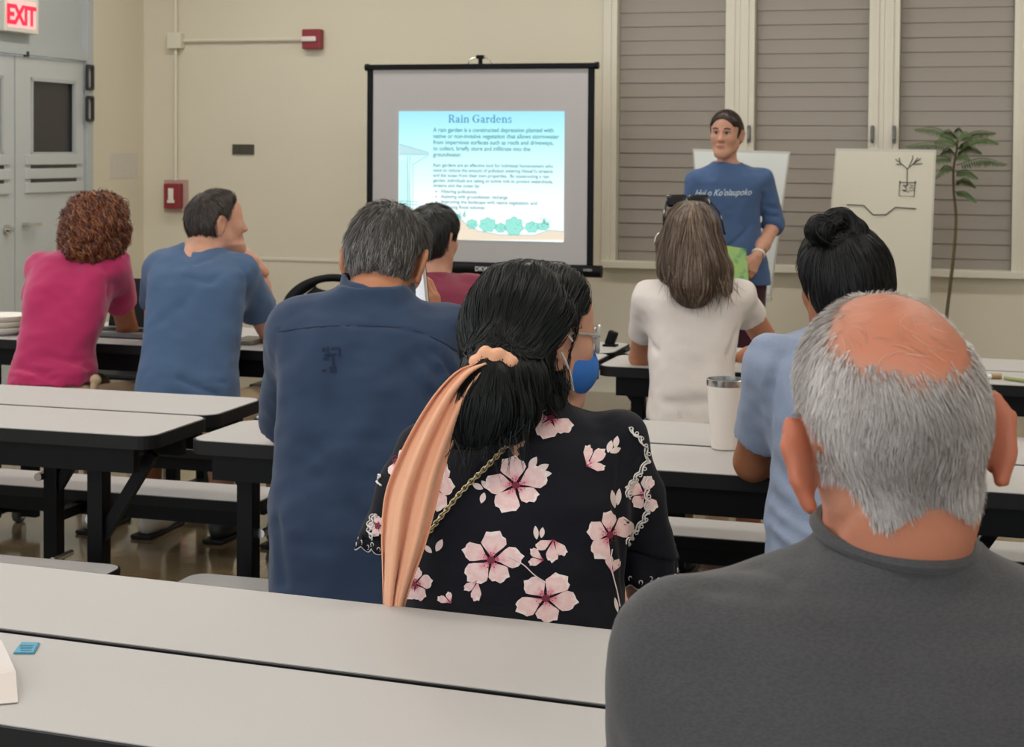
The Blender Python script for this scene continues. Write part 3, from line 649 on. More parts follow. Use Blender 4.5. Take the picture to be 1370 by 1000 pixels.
    def nets(s):
        D = s.D; S_ = D < 0; n = np.array(D.shape) - 1
        any_ = np.zeros(n, bool); all_ = np.ones(n, bool)
        for c in np.ndindex(2, 2, 2):
            v = S_[c[0]:c[0] + n[0], c[1]:c[1] + n[1], c[2]:c[2] + n[2]]; any_ |= v; all_ &= v
        cells = np.argwhere(any_ & ~all_)
        if len(cells) == 0: return np.zeros((0, 3)), np.zeros((0, 4), int)
        idx = np.full(n, -1, np.int64); idx[tuple(cells.T)] = np.arange(len(cells))
        acc = np.zeros((len(cells), 3)); cnt = np.zeros(len(cells))
        cs = [np.array(c) for c in np.ndindex(2, 2, 2)]
        val = {tuple(c): D[tuple((cells + c).T)] for c in cs}
        for c in cs:
            for ax in range(3):
                if c[ax]: continue
                c2 = c.copy(); c2[ax] = 1; a, b = val[tuple(c)], val[tuple(c2)]; m = (a < 0) != (b < 0)
                t = np.where(m, a / np.where(m, a - b, 1), 0); p_ = np.repeat(c[None].astype(float), len(cells), 0); p_[:, ax] += t
                acc += p_ * m[:, None]; cnt += m
        V = s.lo + s.h * (cells + acc / cnt[:, None])
        Q = []
        for ax in range(3):
            o1, o2 = [(1, 2), (2, 0), (0, 1)][ax]
            sh = [slice(None)] * 3; sh2 = [slice(None)] * 3; sh[ax] = slice(0, -1); sh2[ax] = slice(1, None)
            a, b = S_[tuple(sh)], S_[tuple(sh2)]; e = np.argwhere(a != b)
            ok = (e[:, o1] > 0) & (e[:, o2] > 0) & (e[:, o1] < n[o1]) & (e[:, o2] < n[o2]); e = e[ok]
            fl = a[tuple(e.T)]
            d1 = np.zeros(3, int); d1[o1] = 1; d2 = np.zeros(3, int); d2[o2] = 1
            q = np.stack([idx[tuple(w2.T)] for w2 in (e - d1 - d2, e - d2, e, e - d1)], 1)
            q[~fl] = q[~fl][:, ::-1]; Q.append(q)
        Q = np.concatenate(Q); Q = Q[(Q >= 0).all(1)]
        return V, Q
    def hit(s, P0):
        """where the sight line through P0 meets the solid"""
        d = unit(np.asarray(P0, float) - CAM); t0 = np.linalg.norm(np.asarray(P0, float) - CAM); T = np.arange(max(.3, t0 - .6), t0 + .5, s.h * .5)
        Q = CAM + d * T[:, None]; inb = ((Q > s.lo) & (Q < s.lo + s.h * (s.n - 1))).all(1); v = np.where(inb, s.samp(Q), 1.0); i = np.argmax(v < 0)
        return Q[i] if (v < 0).any() else np.asarray(P0, float)
    def prep(s): s.G = np.gradient(s.D, s.h)
    def samp(s, P, arr=None):
        arr = s.D if arr is None else arr
        f = (P - s.lo) / s.h; i = np.clip(np.floor(f).astype(int), 0, s.n - 2); t = np.clip(f - i, 0, 1); out = 0
        for c in np.ndindex(2, 2, 2):
            wgt = np.prod(np.where(np.array(c), t, 1 - t), 1); out = out + wgt * arr[i[:, 0] + c[0], i[:, 1] + c[1], i[:, 2] + c[2]]
        return out
    def grad(s, P): g = np.stack([s.samp(P, a) for a in s.G], 1); return g / (np.linalg.norm(g, axis=1)[:, None] + 1e-9)

def flow_strands(F, seeds, dirf, K, step, lift, jit=0.0, curl=0.0, curl_n=3.0):
    """strands that creep along a solid's surface: lift gives the height above it at each step"""
    P = np.array(seeds, float); N = len(P); out = []; ph = np.random.rand(N) * 6.28; J = np.random.randn(N, 3) * jit
    step = np.broadcast_to(np.asarray(step, float), (N,))
    lf = np.random.rand(N)
    for i in range(K):
        n = F.grad(P); lv = lift(i / (K - 1), lf) if callable(lift) else lift
        P = P - n * (F.samp(P) - lv)[:, None]
        o_ = P
        if curl:
            d = dirf(P, i / (K - 1)); b = np.cross(n, d); b /= np.linalg.norm(b, axis=1)[:, None] + 1e-9
            a = ph + i / (K - 1) * 6.28 * curl_n; o_ = P + curl * (np.cos(a)[:, None] * n + np.sin(a)[:, None] * b)
        out.append(o_.copy())
        d = dirf(P, i / (K - 1)) + J; d = d - (d * n).sum(1)[:, None] * n; d /= np.linalg.norm(d, axis=1)[:, None] + 1e-9
        P = P + d * step[:, None]
    return np.stack(out, 1), lf
def ribbon(S_, wid, F=None, taper=0.75):
    """flat hairs from an (N, K, 3) array"""
    N, K, _ = S_.shape; T = np.gradient(S_, axis=1); T /= np.linalg.norm(T, axis=2)[:, :, None] + 1e-9
    if F is not None: n = F.grad(S_.reshape(-1, 3)).reshape(N, K, 3)
    else: n = np.cross(T, np.random.randn(N, 1, 3))
    n = n + np.random.randn(N, 1, 3) * .35
    b = np.cross(T, n); b /= np.linalg.norm(b, axis=2)[:, :, None] + 1e-9
    wv = wid * (1 - taper * np.linspace(0, 1, K) ** 2)[None, :, None] * (0.6 + .8 * np.random.rand(N, 1, 1))
    V = np.stack([S_ - b * wv / 2, S_ + b * wv / 2], 2).reshape(-1, 3)
    k = np.arange(K - 1); base = (np.arange(N) * K * 2)[:, None]
    Q = np.stack([base + 2 * k, base + 2 * k + 1, base + 2 * k + 3, base + 2 * k + 2], 2).reshape(-1, 4)
    return V, Q
def join_np(*parts):
    V, Q, off = [], [], 0
    for v, q in parts:
        if len(v) == 0: continue
        V.append(v); Q.append(np.asarray(q) + off); off += len(v)
    return np.concatenate(V), np.concatenate(Q)
def attr(me, name, vals): a = me.attributes.new(name, 'FLOAT', 'POINT'); a.data.foreach_set('value', np.asarray(vals, np.float32))

def hair_mat(name, cols, rough=0.42, spec=0.45, nz=0.25, sc=70.0):
    """cols: list of (position, hex) along the per-strand value 'rnd'"""
    m = bpy.data.materials.new(name); m.use_nodes = True; N = m.node_tree.nodes; L = m.node_tree.links; b = N['Principled BSDF']
    at = N.new('ShaderNodeAttribute'); at.attribute_name = 'rnd'; tc = N.new('ShaderNodeTexCoord'); no = N.new('ShaderNodeTexNoise'); no.inputs['Scale'].default_value = sc
    mp = N.new('ShaderNodeMapping'); mp.inputs['Scale'].default_value = (1, 1, .25); L.new(tc.outputs['Object'], mp.inputs[0]); L.new(mp.outputs[0], no.inputs['Vector'])
    ad = N.new('ShaderNodeMath'); ad.operation = 'MULTIPLY_ADD'; ad.inputs[1].default_value = nz; L.new(no.outputs['Fac'], ad.inputs[0])
    s2 = N.new('ShaderNodeMath'); s2.operation = 'SUBTRACT'; s2.inputs[1].default_value = nz * .5; L.new(at.outputs['Fac'], ad.inputs[2]); L.new(ad.outputs[0], s2.inputs[0])
    cr = N.new('ShaderNodeValToRGB'); e = cr.color_ramp.elements; e[0].position, e[0].color = cols[0][0], (*hexc(cols[0][1]), 1); e[1].position, e[1].color = cols[-1][0], (*hexc(cols[-1][1]), 1)
    for p_, c in cols[1:-1]: q = e.new(p_); q.color = (*hexc(c), 1)
    L.new(s2.outputs[0], cr.inputs[0]); L.new(cr.outputs[0], b.inputs['Base Color']); b.inputs['Roughness'].default_value = rough; b.inputs['Specular IOR Level'].default_value = spec
    return m
def cloth_mat(name, h, rough=.85, weave=600, bump=.25, var=.07, sheen=.15, heather=0.0):
    m = bpy.data.materials.new(name); m.use_nodes = True; N = m.node_tree.nodes; L = m.node_tree.links; b = N['Principled BSDF']; col = hexc(h)
    tc = N.new('ShaderNodeTexCoord'); no = N.new('ShaderNodeTexNoise'); no.inputs['Scale'].default_value = 7; no.inputs['Detail'].default_value = 6; L.new(tc.outputs['Object'], no.inputs['Vector'])
    mx = N.new('ShaderNodeMix'); mx.data_type = 'RGBA'; mx.inputs[6].default_value = (*[c * (1 - var) for c in col], 1); mx.inputs[7].default_value = (*[min(1, c * (1 + var)) for c in col], 1); L.new(no.outputs['Fac'], mx.inputs[0])
    n3 = N.new('ShaderNodeTexNoise'); n3.inputs['Scale'].default_value = weave; n3.inputs['Detail'].default_value = 2
    mp = N.new('ShaderNodeMapping'); mp.inputs['Scale'].default_value = (.35, .35, 1); L.new(tc.outputs['Object'], mp.inputs[0]); L.new(mp.outputs[0], n3.inputs['Vector'])
    out = mx.outputs[2]
    if heather:
        m2 = N.new('ShaderNodeMix'); m2.data_type = 'RGBA'; m2.blend_type = 'MULTIPLY'; m2.inputs[0].default_value = heather; cr = N.new('ShaderNodeValToRGB'); cr.color_ramp.elements[0].position = .35; cr.color_ramp.elements[1].position = .65; cr.color_ramp.elements[0].color = (.35, .35, .35, 1)
        L.new(n3.outputs['Fac'], cr.inputs[0]); L.new(mx.outputs[2], m2.inputs[6]); L.new(cr.outputs[0], m2.inputs[7]); out = m2.outputs[2]
    L.new(out, b.inputs['Base Color']); b.inputs['Roughness'].default_value = rough; b.inputs['Sheen Weight'].default_value = sheen; b.inputs['Specular IOR Level'].default_value = .2
    bp = N.new('ShaderNodeBump'); bp.inputs['Strength'].default_value = bump; bp.inputs['Distance'].default_value = .002; L.new(n3.outputs['Fac'], bp.inputs['Height']); L.new(bp.outputs[0], b.inputs['Normal'])
    MATS[name] = m; return m
def skin_mat(name, h, hair=None, redden=None):
    """skin; the vertex value 'scalp' tints it where cropped hair grows, 'red' where it is ruddy"""
    m = bpy.data.materials.new(name); m.use_nodes = True; N = m.node_tree.nodes; L = m.node_tree.links; b = N['Principled BSDF']; col = hexc(h)
    tc = N.new('ShaderNodeTexCoord'); no = N.new('ShaderNodeTexNoise'); no.inputs['Scale'].default_value = 45; no.inputs['Detail'].default_value = 5; L.new(tc.outputs['Object'], no.inputs['Vector'])
    mx = N.new('ShaderNodeMix'); mx.data_type = 'RGBA'; mx.inputs[6].default_value = (*[c * .86 for c in col], 1); mx.inputs[7].default_value = (*[min(1, c * 1.12) for c in col], 1); L.new(no.outputs['Fac'], mx.inputs[0]); out = mx.outputs[2]
    for an, hx in (('red', redden), ('scalp', hair)):
        if hx:
            at = N.new('ShaderNodeAttribute'); at.attribute_name = an; m2 = N.new('ShaderNodeMix'); m2.data_type = 'RGBA'; L.new(at.outputs['Fac'], m2.inputs[0]); L.new(out, m2.inputs[6]); m2.inputs[7].default_value = (*hexc(hx), 1); out = m2.outputs[2]
    L.new(out, b.inputs['Base Color']); b.inputs['Roughness'].default_value = .52; b.inputs['Specular IOR Level'].default_value = .4
    b.inputs['Subsurface Weight'].default_value = .12; b.inputs['Subsurface Radius'].default_value = (.010, .0035, .002); b.inputs['Subsurface Scale'].default_value = 1.0
    n2 = N.new('ShaderNodeTexNoise'); n2.inputs['Scale'].default_value = 260; L.new(tc.outputs['Object'], n2.inputs['Vector']); bp = N.new('ShaderNodeBump'); bp.inputs['Strength'].default_value = .12; bp.inputs['Distance'].default_value = .002; L.new(n2.outputs['Fac'], bp.inputs['Height']); L.new(bp.outputs[0], b.inputs['Normal'])
    return m

class Frame:
    """a placed, turned, scaled local frame: x right, y forward, z up"""
    def __init__(s, o, yaw=0, pitch=0, roll=0, sc=1.0):
        s.o = np.asarray(o, float); s.sc = sc
        M = Matrix.Rotation(-D(yaw), 3, 'Z') @ Matrix.Rotation(D(pitch), 3, 'X') @ Matrix.Rotation(D(roll), 3, 'Y')   # yaw clockwise, pitch up, roll to the right shoulder
        s.R = np.array(M)
    def p(s, x, y, z): return s.o + s.R @ (np.array([x, y, z], float) * s.sc)
    def v(s, x, y, z): return s.R @ np.array([x, y, z], float)
def rotz(a): return np.array(Matrix.Rotation(a, 3, 'Z'))
def head(F, f, neck_to=None, neck_r=.056, ears=(1, 1), wide=1.0, ear_out=22, ear_s=1.0, nose=1.0, k=.02, face=True, lobes=True, neck_k=.03, ear_z=-.006):
    c = f.sc; w_ = wide
    def E(x, y, z, a, b, d, R=None, k=.02, op='add'): F.ell(f.p(x * w_, y, z), (a * c * w_, b * c, d * c), f.R if R is None else f.R @ R, k * c, op)
    E(0, -.016, .036, .077, .096, .087, k=0); E(0, .034, .045, .067, .060, .068, k=.05); E(0, -.045, -.005, .062, .055, .06, k=.05)
    E(0, .040, -.035, .058, .054, .072, k=.04)
    for s_ in (-1, 1):
        F.cone(f.p(s_ * .052 * w_, .005, -.05), f.p(s_ * .022 * w_, .070, -.098), .020 * c, .018 * c, .035 * c)
        E(s_ * .042, .064, -.018, .022, .020, .022, k=.03)                       # cheekbone
    F.ell(f.p(0, .083, -.098), (.024 * c, .018 * c, .020 * c), f.R, .03 * c)      # chin
    if face:
        F.cone(f.p(0, .090, .018), f.p(0, .113 * 1.0, -.026), .009 * c, .0115 * c * nose, .018 * c)
        for s_ in (-1, 1): F.ell(f.p(s_ * .011, .104, -.029), (.009 * c, .011 * c, .008 * c), f.R, .010 * c)
        for s_ in (-1, 1):
            F.ell(f.p(s_ * .031 * w_, .099, .010), (.017 * c, .012 * c, .011 * c), f.R, .014 * c, 'sub')   # eye socket
            F.cone(f.p(s_ * .014 * w_, .091, .024), f.p(s_ * .048 * w_, .080, .024), .007 * c, .005 * c, .014 * c)  # brow
        F.ell(f.p(0, .092, -.058), (.026 * c, .012 * c, .0065 * c), f.R, .008 * c); F.ell(f.p(0, .090, -.068), (.022 * c, .012 * c, .0065 * c), f.R, .008 * c)
        F.cone(f.p(-.024, .101, -.0628), f.p(.024, .101, -.0628), .0018 * c, .0018 * c, .004 * c, 'sub')
    for s_, on in ((-1, ears[0]), (1, ears[1])):
        if not on: continue
        Rl = np.array(Matrix.Rotation(D(s_ * ear_out), 3, 'Z') @ Matrix.Rotation(D(-10), 3, 'X'))
        e = ear_s; base = A3(s_ * .074 * w_, -.004, ear_z)
        def ep(x, y, z): return f.p(*(base + Rl @ A3(s_ * x, y, z)))
        F.ell(ep(.006 * e, -.014 * e, .004), (.0055 * c * e, .019 * c * e, .031 * c * e), f.R @ Rl, .008 * c)
        rim = [ep(.008 * e, .004, .018 * e), ep(.011 * e, -.006 * e, .033 * e), ep(.012 * e, -.024 * e, .032 * e), ep(.011 * e, -.033 * e, .014 * e), ep(.008 * e, -.026 * e, -.012 * e), ep(.005 * e, -.012 * e, -.031 * e)]
        F.chain(rim, [.004 * c * e, .0048 * c * e, .005 * c * e, .005 * c * e, .0045 * c * e, .0065 * c * e], .005 * c)
        F.ell(ep(.015 * e, -.012 * e, .0), (.008 * c, .011 * c, .017 * c), f.R @ Rl, .004 * c, 'sub')
    if neck_to is not None: F.cone(f.p(0, -.022, -.05), neck_to, neck_r * .94, neck_r * 1.02, neck_k)
def hand(o, zdir, ydir, side=1, sc=1.0, curl=(40, 40, 40, 40), thumb=(.3, .3), h=.003, spread=1.0, forearm=None, fr=.026):
    """o wrist, zdir towards the knuckles, ydir out of the back of the hand; thumb on the +x*side side"""
    z = unit(zdir); y = unit(np.asarray(ydir, float) - z * (np.asarray(ydir, float) @ z)); x = np.cross(y, z) * side
    P = lambda a, b, c: np.asarray(o, float) + (x * a + y * b + z * c) * sc
    segs = []
    for i, (bx, ln) in enumerate(((.029, .92), (.010, 1.04), (-.010, .98), (-.028, .78))):
        k0 = P(bx, 0, .088 - .006 * abs(i - 1)); a = 0; pts = [k0]; dirx = bx * .25 * spread / .03
        cu = curl[i] if not np.isscalar(curl) else curl
        for L_, fr_ in ((.044, .55), (.029, 1.0), (.022, .7)):
            a += D(cu * fr_); d = z * math.cos(a) - y * math.sin(a) + x * dirx * .12
            pts.append(pts[-1] + unit(d) * L_ * ln * sc)
        segs.append((bx, pts))
    t0 = P(.020, -.006, .020); t1 = P(.044, -.014 - .02 * thumb[0], .048); t2 = P(.052 - .022 * thumb[1], -.02 - .034 * thumb[0], .078); t3 = P(.050 - .04 * thumb[1], -.024 - .045 * thumb[0], .1)
    allp = np.array([p_ for _, q in segs for p_ in q] + [t0, t1, t2, t3, np.asarray(o, float) - z * .05])
    F = Fld(allp.min(0) - .03, allp.max(0) + .03, h)
    for bx, pts in segs:
        F.cone(P(bx * .6, 0, .01), pts[0], .0135 * sc, .0115 * sc, .014 * sc)
    for bx, pts in segs: F.chain(pts, [.0098 * sc, .0088 * sc, .0080 * sc, .0068 * sc], .003)
    F.chain([t0, t1, t2, t3], [.0150 * sc, .0118 * sc, .0098 * sc, .0078 * sc], .006)
    F.cone(np.asarray(o, float) - z * .05, P(0, 0, .02), fr, fr * .95, .02, flat=(y, .72))
    return F.nets()

def rows_px(rows, Y):
    """section rows given as (y px, left px, right px, half depth, depth offset)"""
    out = []
    for (py, xl_, xr_, b, dy) in rows:
        a = ony(xl_, py, Y + dy); c = ony(xr_, py, Y + dy); out.append(((a[2] + c[2]) / 2, (a[0] + c[0]) / 2, Y + dy, (c[0] - a[0]) / 2, b))
    return out
def bbox_rows(R_, m): R_ = np.array(R_); return np.array([(R_[:, 1] - R_[:, 3]).min() - m, (R_[:, 2] - R_[:, 4]).min() - m, R_[:, 0].min() - m]), np.array([(R_[:, 1] + R_[:, 3]).max() + m, (R_[:, 2] + R_[:, 4]).max() + m, R_[:, 0].max() + m])
def solid(name, VQ, m, parent, **at):
    me = mesh_np(name, *VQ); o = link(name, me, m, parent)
    for k, v in at.items(): attr(me, k, v)
    return o
def wrinkle(F, a=.004, seed=0.0):
    F.noise(a, 9, seed, (1, 1, .5)); F.noise(a * .7, 19, seed + 3, (1, .9, .6)); F.noise(a * .4, 38, seed + 5, (.7, 1, 1)); return F
def person(label, loc, group=None): return thing('person', label, 'person', (loc[0], loc[1], 0.0), group=group)
def wchild(o, parent):        # meshes are written in world coordinates; keep them there under the person's base
    o.parent = parent; o.matrix_parent_inverse = Matrix.Translation(-Vector(parent.location)); return o
# ------------------------------------------------------------------ people
_solid0 = solid
def solid(name, VQ, m, parent, **at):
    o = _solid0(name, VQ, m, None, **at)
    if parent is not None:
        if parent.type == 'EMPTY': wchild(o, parent)
        else: o.parent = parent; o.matrix_parent_inverse = Matrix.Identity(4)
    return o
def wb_build(mb, name, m, parent, smooth=True):
    o = mb.build(name, m, None, smooth)
    if parent.type == 'EMPTY': wchild(o, parent)
    else: o.parent = parent; o.matrix_parent_inverse = Matrix.Identity(4)
    return o
FACE = A3(math.sin(YAW), math.cos(YAW), 0); SIDE = A3(math.cos(YAW), -math.sin(YAW), 0)
def lower_points(seat, face=FACE, side=SIDE, gap=.095, thigh=.41, knee_z=.53, ank=.02, spread=.02, foot=.17):
    s = A3(*seat); pts = {}
    for k, sg in (('L', -1), ('R', 1)):
        hip = s + side * sg * gap + A3(0, 0, .535); kn = s + side * sg * (gap + spread) + face * thigh + A3(0, 0, knee_z); an = kn + face * ank; an = A3(an[0], an[1], .09)
        pts[k] = (hip, kn, an, an + face * foot - A3(0, 0, .05))
    return pts
def make_lower(root, seat, m_pants, m_skin, m_shoe, h=.011, r=1.0, shorts=False, face=FACE, side=SIDE, hem=.5, sandal=False, **kw):
    P = lower_points(seat, face, side, **kw); s = A3(*seat)
    allp = np.array([p_ for v in P.values() for p_ in v] + [s + A3(0, 0, .7), s + A3(0, 0, .45)])
    F = Fld(allp.min(0) - .2, allp.max(0) + .2, h)
    F.ell(s + A3(0, 0, .55), (.15 * r, .11 * r, .105), np.stack([side, face, A3(0, 0, 1)], 1), 0)
    for v in P.values():
        F.cone(v[0], v[1], .083 * r, .066 * r, .05)
        if not shorts: F.chain([v[1], v[1] * .4 + v[2] * .6, v[2]], [.066 * r, .058 * r, .052 * r], .03)
        else: F.cone(v[1], v[1] * (1 - hem) + v[2] * hem, .066 * r, .066 * r, .03, cut=[(v[1] * (1 - hem) + v[2] * hem, v[2] - v[1])])
    wrinkle(F, .004, 5.0); F.cut(A3(0, 0, .432), A3(0, 0, -1)) if False else None
    solid('trousers' if not shorts else 'shorts', F.nets(), m_pants, root)
    for v in P.values():
        B = Fld(np.minimum(v[2], v[3]) - .09, np.maximum(v[2], v[3]) + .09, .006)
        B.chain([v[2] - face * .03 - A3(0, 0, .045), v[2] + face * .06 - A3(0, 0, .045), v[3] + A3(0, 0, .0)], [.036, .04, .036], .03); B.cone(v[2] + A3(0, 0, .04), v[2] - A3(0, 0, .03), .040, .042, .03)
        B.cut(A3(0, 0, .012), A3(0, 0, -1)); solid('shoe', B.nets(), m_shoe, root)
        wb_build(MB().box((v[2] + v[3]) / 2 * A3(1, 1, 0) + A3(0, 0, .008) - face * .03, (.085, .27, .016), rot=Matrix.Rotation(math.atan2(-face[0], face[1]), 3, 'Z'), bev=.006), 'shoe_sole', M_edge, root)
    return P
def shirt_field(rows, Y, yaw=0.0, n=2.4, h=.008, sleeves=(), wr=.006, seed=0.0, folds=(), k=.05, extra=(), smooth=.012):
    R_ = rows_px(rows, Y); lo, hi = bbox_rows(R_, .05)
    for pts, rad, cut in sleeves:
        for p_, r_ in zip(pts, rad): lo = np.minimum(lo, np.asarray(p_) - r_ - .05); hi = np.maximum(hi, np.asarray(p_) + r_ + .05)
    F = Fld(lo, hi, h); F.rings(R_, yaw, n, 0, smooth=smooth)
    for pts, rad, cut in sleeves:
        for i in range(len(pts) - 1):
            last = i == len(pts) - 2
            F.cone(pts[i], pts[i + 1] + (unit(pts[i + 1] - pts[i]) * .03 if last else 0), rad[i], rad[i + 1], k, cut=[(pts[-1], cut if cut is not None else pts[-1] - pts[-2])] if last else None)
    for p_, w_, a in folds: F.fold([F.hit(q) for q in p_], w_, a)
    if wr: wrinkle(F, wr, seed)
    return F, R_
def head_bounds(f, m=.17): return f.o - m, f.o + m
def cap_hair(f, grow=.008, front=(.05, .085), nape=-.075, h=.006, wide=1.0, lump=.003, ear=True, side_y=.028, seed=0.0, extra=None, back=0.0):
    c = f.sc; F = Fld(f.o - .19 * c, f.o + .19 * c, h * 1.0); w_ = wide
    F.ell(f.p(0, -.016 - back, .036), ((.077 * w_ + grow) * c, (.096 + grow + back) * c, (.087 + grow) * c), f.R, 0)
    F.ell(f.p(0, .034, .045), ((.067 * w_ + grow) * c, (.060 + grow) * c, (.068 + grow) * c), f.R, .05 * c)
    F.ell(f.p(0, -.045, -.005), ((.062 * w_ + grow) * c, (.055 + grow) * c, (.06 + grow) * c), f.R, .05 * c)
    if extra: extra(F)
    F.cut(f.p(0, front[0], front[1]), f.v(0, 1, -.55), .01); 
    X, Y, Z = F.ax[0][:, None, None], F.ax[1][None, :, None], F.ax[2][None, None, :]
    lx, ly, lz = [((X - f.o[0]) * f.R[0, i] + (Y - f.o[1]) * f.R[1, i] + (Z - f.o[2]) * f.R[2, i]) / c for i in range(3)]
    m = np.maximum(-(lz - (.035 - .0 * ly)), ly - side_y) * -1.0          # in front of the ears and below the temples: no hair
    low = np.minimum(ly - side_y, (.045 - lz))                            # positive inside the region to remove
    F.D = np.maximum(F.D, (low * c).astype(np.float32))
    F.D = np.maximum(F.D, (((nape + np.clip(-(ly + .02), -1, .06) * .25) - lz) * c).astype(np.float32))
    if ear:
        for s_ in (-1, 1): F.ell(f.p(s_ * .086 * w_, -.012, -.010), (.034 * c, .030 * c, .042 * c), f.R, .006, 'sub')
    if lump: F.noise(lump, 40, seed, (1, 1, .4)); F.noise(lump * .5, 110, seed + 2, (1, 1, .3))
    F.prep(); return F
def hair_obj(root, F, m, n, K, step, dirf, lift, wid, keep=None, base=.3, jit=.15, curl=0.0, curl_n=3.0, rnd=None, name='hair', hull=True, seeds=None):
    V, Q = F.nets()
    if seeds is None: seeds = V if keep is None else V[keep(V)]
    sd = seeds[np.random.randint(0, len(seeds), n)] + np.random.randn(n, 3) * F.h * .4
    if callable(step): step = step(sd)
    S_, lf = flow_strands(F, sd, dirf, K, step, lift, jit, curl, curl_n)
    rv, rq = ribbon(S_, wid, F)
    r_ = np.random.rand(n) if rnd is None else rnd(sd)
    parts = ([(V, Q)] if hull else []) + [(rv, rq)]
    VV, QQ = join_np(*parts); at_ = np.concatenate(([np.full(len(V), base)] if hull else []) + [np.repeat(r_, K * 2)])
    o = solid(name, (VV, QQ), m, root, rnd=at_); o['kind'] = 'stuff'; return o
def down_dir(f, v=(0, -.25, -1)):
    d = f.v(*v); return lambda P, t: np.repeat(d[None], len(P), 0)
def crown_dir(f, crown=(.0, -.055, .118), g=.35):
    c = f.p(*crown); gd = A3(0, 0, -1)
    def fn(P, t): v = P - c; v = v / (np.linalg.norm(v, axis=1)[:, None] + 1e-6); return v + gd * g
    return fn
def px(x, y, Y): return ony(x, y, Y)
M_shoe_d = mat('dark_shoe', (.02, .02, .022), .5); M_shoe_w = mat('pale_shoe', hexc('#B9B2A6'), .6); M_jean = cloth_mat('blue_denim', '#41577A', heather=.25); M_khaki = cloth_mat('khaki_cotton', '#B9A183'); M_navyp = cloth_mat('dark_trousers', '#23262D')
SKIN_A = skin_mat('skin_fair', '#C9967F'); SKIN_B = skin_mat('skin_tan', '#B67A5A'); SKIN_C = skin_mat('skin_brown', '#9A6243')

def shins(seat, thigh, rad):
    out = []
    for v in lower_points(seat, thigh=thigh).values():
        L_ = Fld(np.minimum(v[1], v[2]) - .1, np.maximum(v[1], v[2]) + .1, .008); L_.chain([(v[0] + v[1]) / 2, v[1], v[1] * .6 + v[2] * .4, v[2] - A3(0, 0, .03)], [rad[0] * 1.2, rad[0], rad[1], rad[2]], .02); out.append(L_.nets())
    return out
# --- 1 woman in the pink shirt
def pink():
    Y = 5.72; root = person('woman in a magenta pink T-shirt with curly auburn hair, leaning on her elbow', px(80, 520, Y))
    rows = [(511, 10, 127, .13, -.005), (508, 11, 126, .128, 0), (495, 13, 129, .125, 0), (480, 18, 127, .12, 0.02), (465, 22, 126, .12, .03), (440, 27, 136, .12, .05), (420, 31, 142, .12, .07), (400, 34, 145, .12, .09), (380, 40, 148, .12, .11), (362, 47, 158, .11, .13), (350, 52, 160, .095, .15), (343, 60, 152, .08, .15), (338, 72, 140, .06, .16), (333, 85, 128, .05, .17)]
    sh = px(152, 358, Y + .16); el = px(171, 445, Y + .42); hd = px(160, 352, Y + .40)
    hem = sh + (el - sh) * .52
    shl = px(52, 362, Y + .16); ell_ = px(45, 440, Y + .45); heml = shl + (ell_ - shl) * .45
    F, R_ = shirt_field(rows, Y, n=2.5, sleeves=[([sh, hem], [.056, .062], None), ([shl, heml], [.05, .055], None)], wr=.007, seed=1.0,
        folds=[([px(15, 493, Y - .12), px(60, 500, Y - .13), px(120, 492, Y - .1)], .012, .010), ([px(14, 503, Y - .12), px(70, 507, Y - .13), px(122, 503, Y - .1)], .010, .008), ([px(60, 475, Y - .1), px(100, 485, Y - .1), px(126, 478, Y - .05)], .012, .006), ([px(142, 395, Y), px(140, 360, Y)], .012, .008)])
    solid('shirt', F.nets(), cloth_mat('magenta_cotton', '#B32C5F', sheen=.3), root)
    f = Frame(px(128, 309, Y + .17), yaw=14, pitch=-8, sc=.95)
    allp = np.array([sh, el, hd, shl, ell_, f.o]); B = Fld(allp.min(0) - .16, allp.max(0) + .16, .008)
    B.rings(R_, 0, 2.4, 0, inset=.02); head(B, f, px(118, 350, Y + .12), .05, face=True)
    B.chain([sh, el, (el * .3 + hd * .7), hd], [.042, .037, .03, .024], .02)
    B.chain([shl, ell_, ell_ + A3(.1, .1, .05)], [.04, .036, .028], .02)
    H = hand(hd, A3(-.15, -.0, 1), A3(1, .2, 0), 1, .95, 60, h=.0045, fr=.024)
    H2 = hand(ell_ + A3(.1, .1, .03), A3(.6, .6, .0), A3(0, 0, 1), 1, .95, 25, h=.0045, fr=.024)
    solid('body', join_np(B.nets(), H, H2, *shins(px(75, 640, Y - .02) * A3(1, 1, 0), .44, (.05, .052, .034))), SKIN_C, root)
    # curly hair
    hx = Fld(f.o - .22, f.o + .2, .007)
    for (x, y, z, r) in ((0, -.02, .04, .105), (.0, -.05, -.01, .095), (-.05, -.02, -.06, .062), (.045, -.02, -.06, .07), (0, -.06, -.065, .07), (-.075, -.01, -.02, .05), (.075, .0, .0, .055), (.03, .03, .08, .065), (-.03, .03, .07, .06)): hx.ell(f.p(x, y, z), (r * .9,) * 3, None, .03)
    hx.cut(f.p(0, .075, 0), f.v(0, 1, 0), .02); hx.noise(.011, 28, 2.0); hx.noise(.006, 60, 4.0); hx.prep()
    hair_obj(root, hx, hair_mat('auburn_curls', [(0, '#2B130B'), (.45, '#642F1B'), (.8, '#93532F'), (1, '#B97B4D')], .4), 3000, 20, .0062, down_dir(f), lambda t, lf: .002 + .016 * lf * t, .0026, base=.2, jit=.4, curl=.0085, curl_n=2.3)
    make_lower(root, px(75, 640, Y - .02) * A3(1, 1, 0), M_khaki, SKIN_C, M_shoe_w, shorts=True, r=.95, thigh=.44)
    kb = MB().sph(px(128, 509, Y - .09), .02, 12).sph(px(126, 520, Y - .1), .014, 10, (1, 1, 2.2)); wb_build(kb, 'waist_knot', M_khaki, root)
pink()

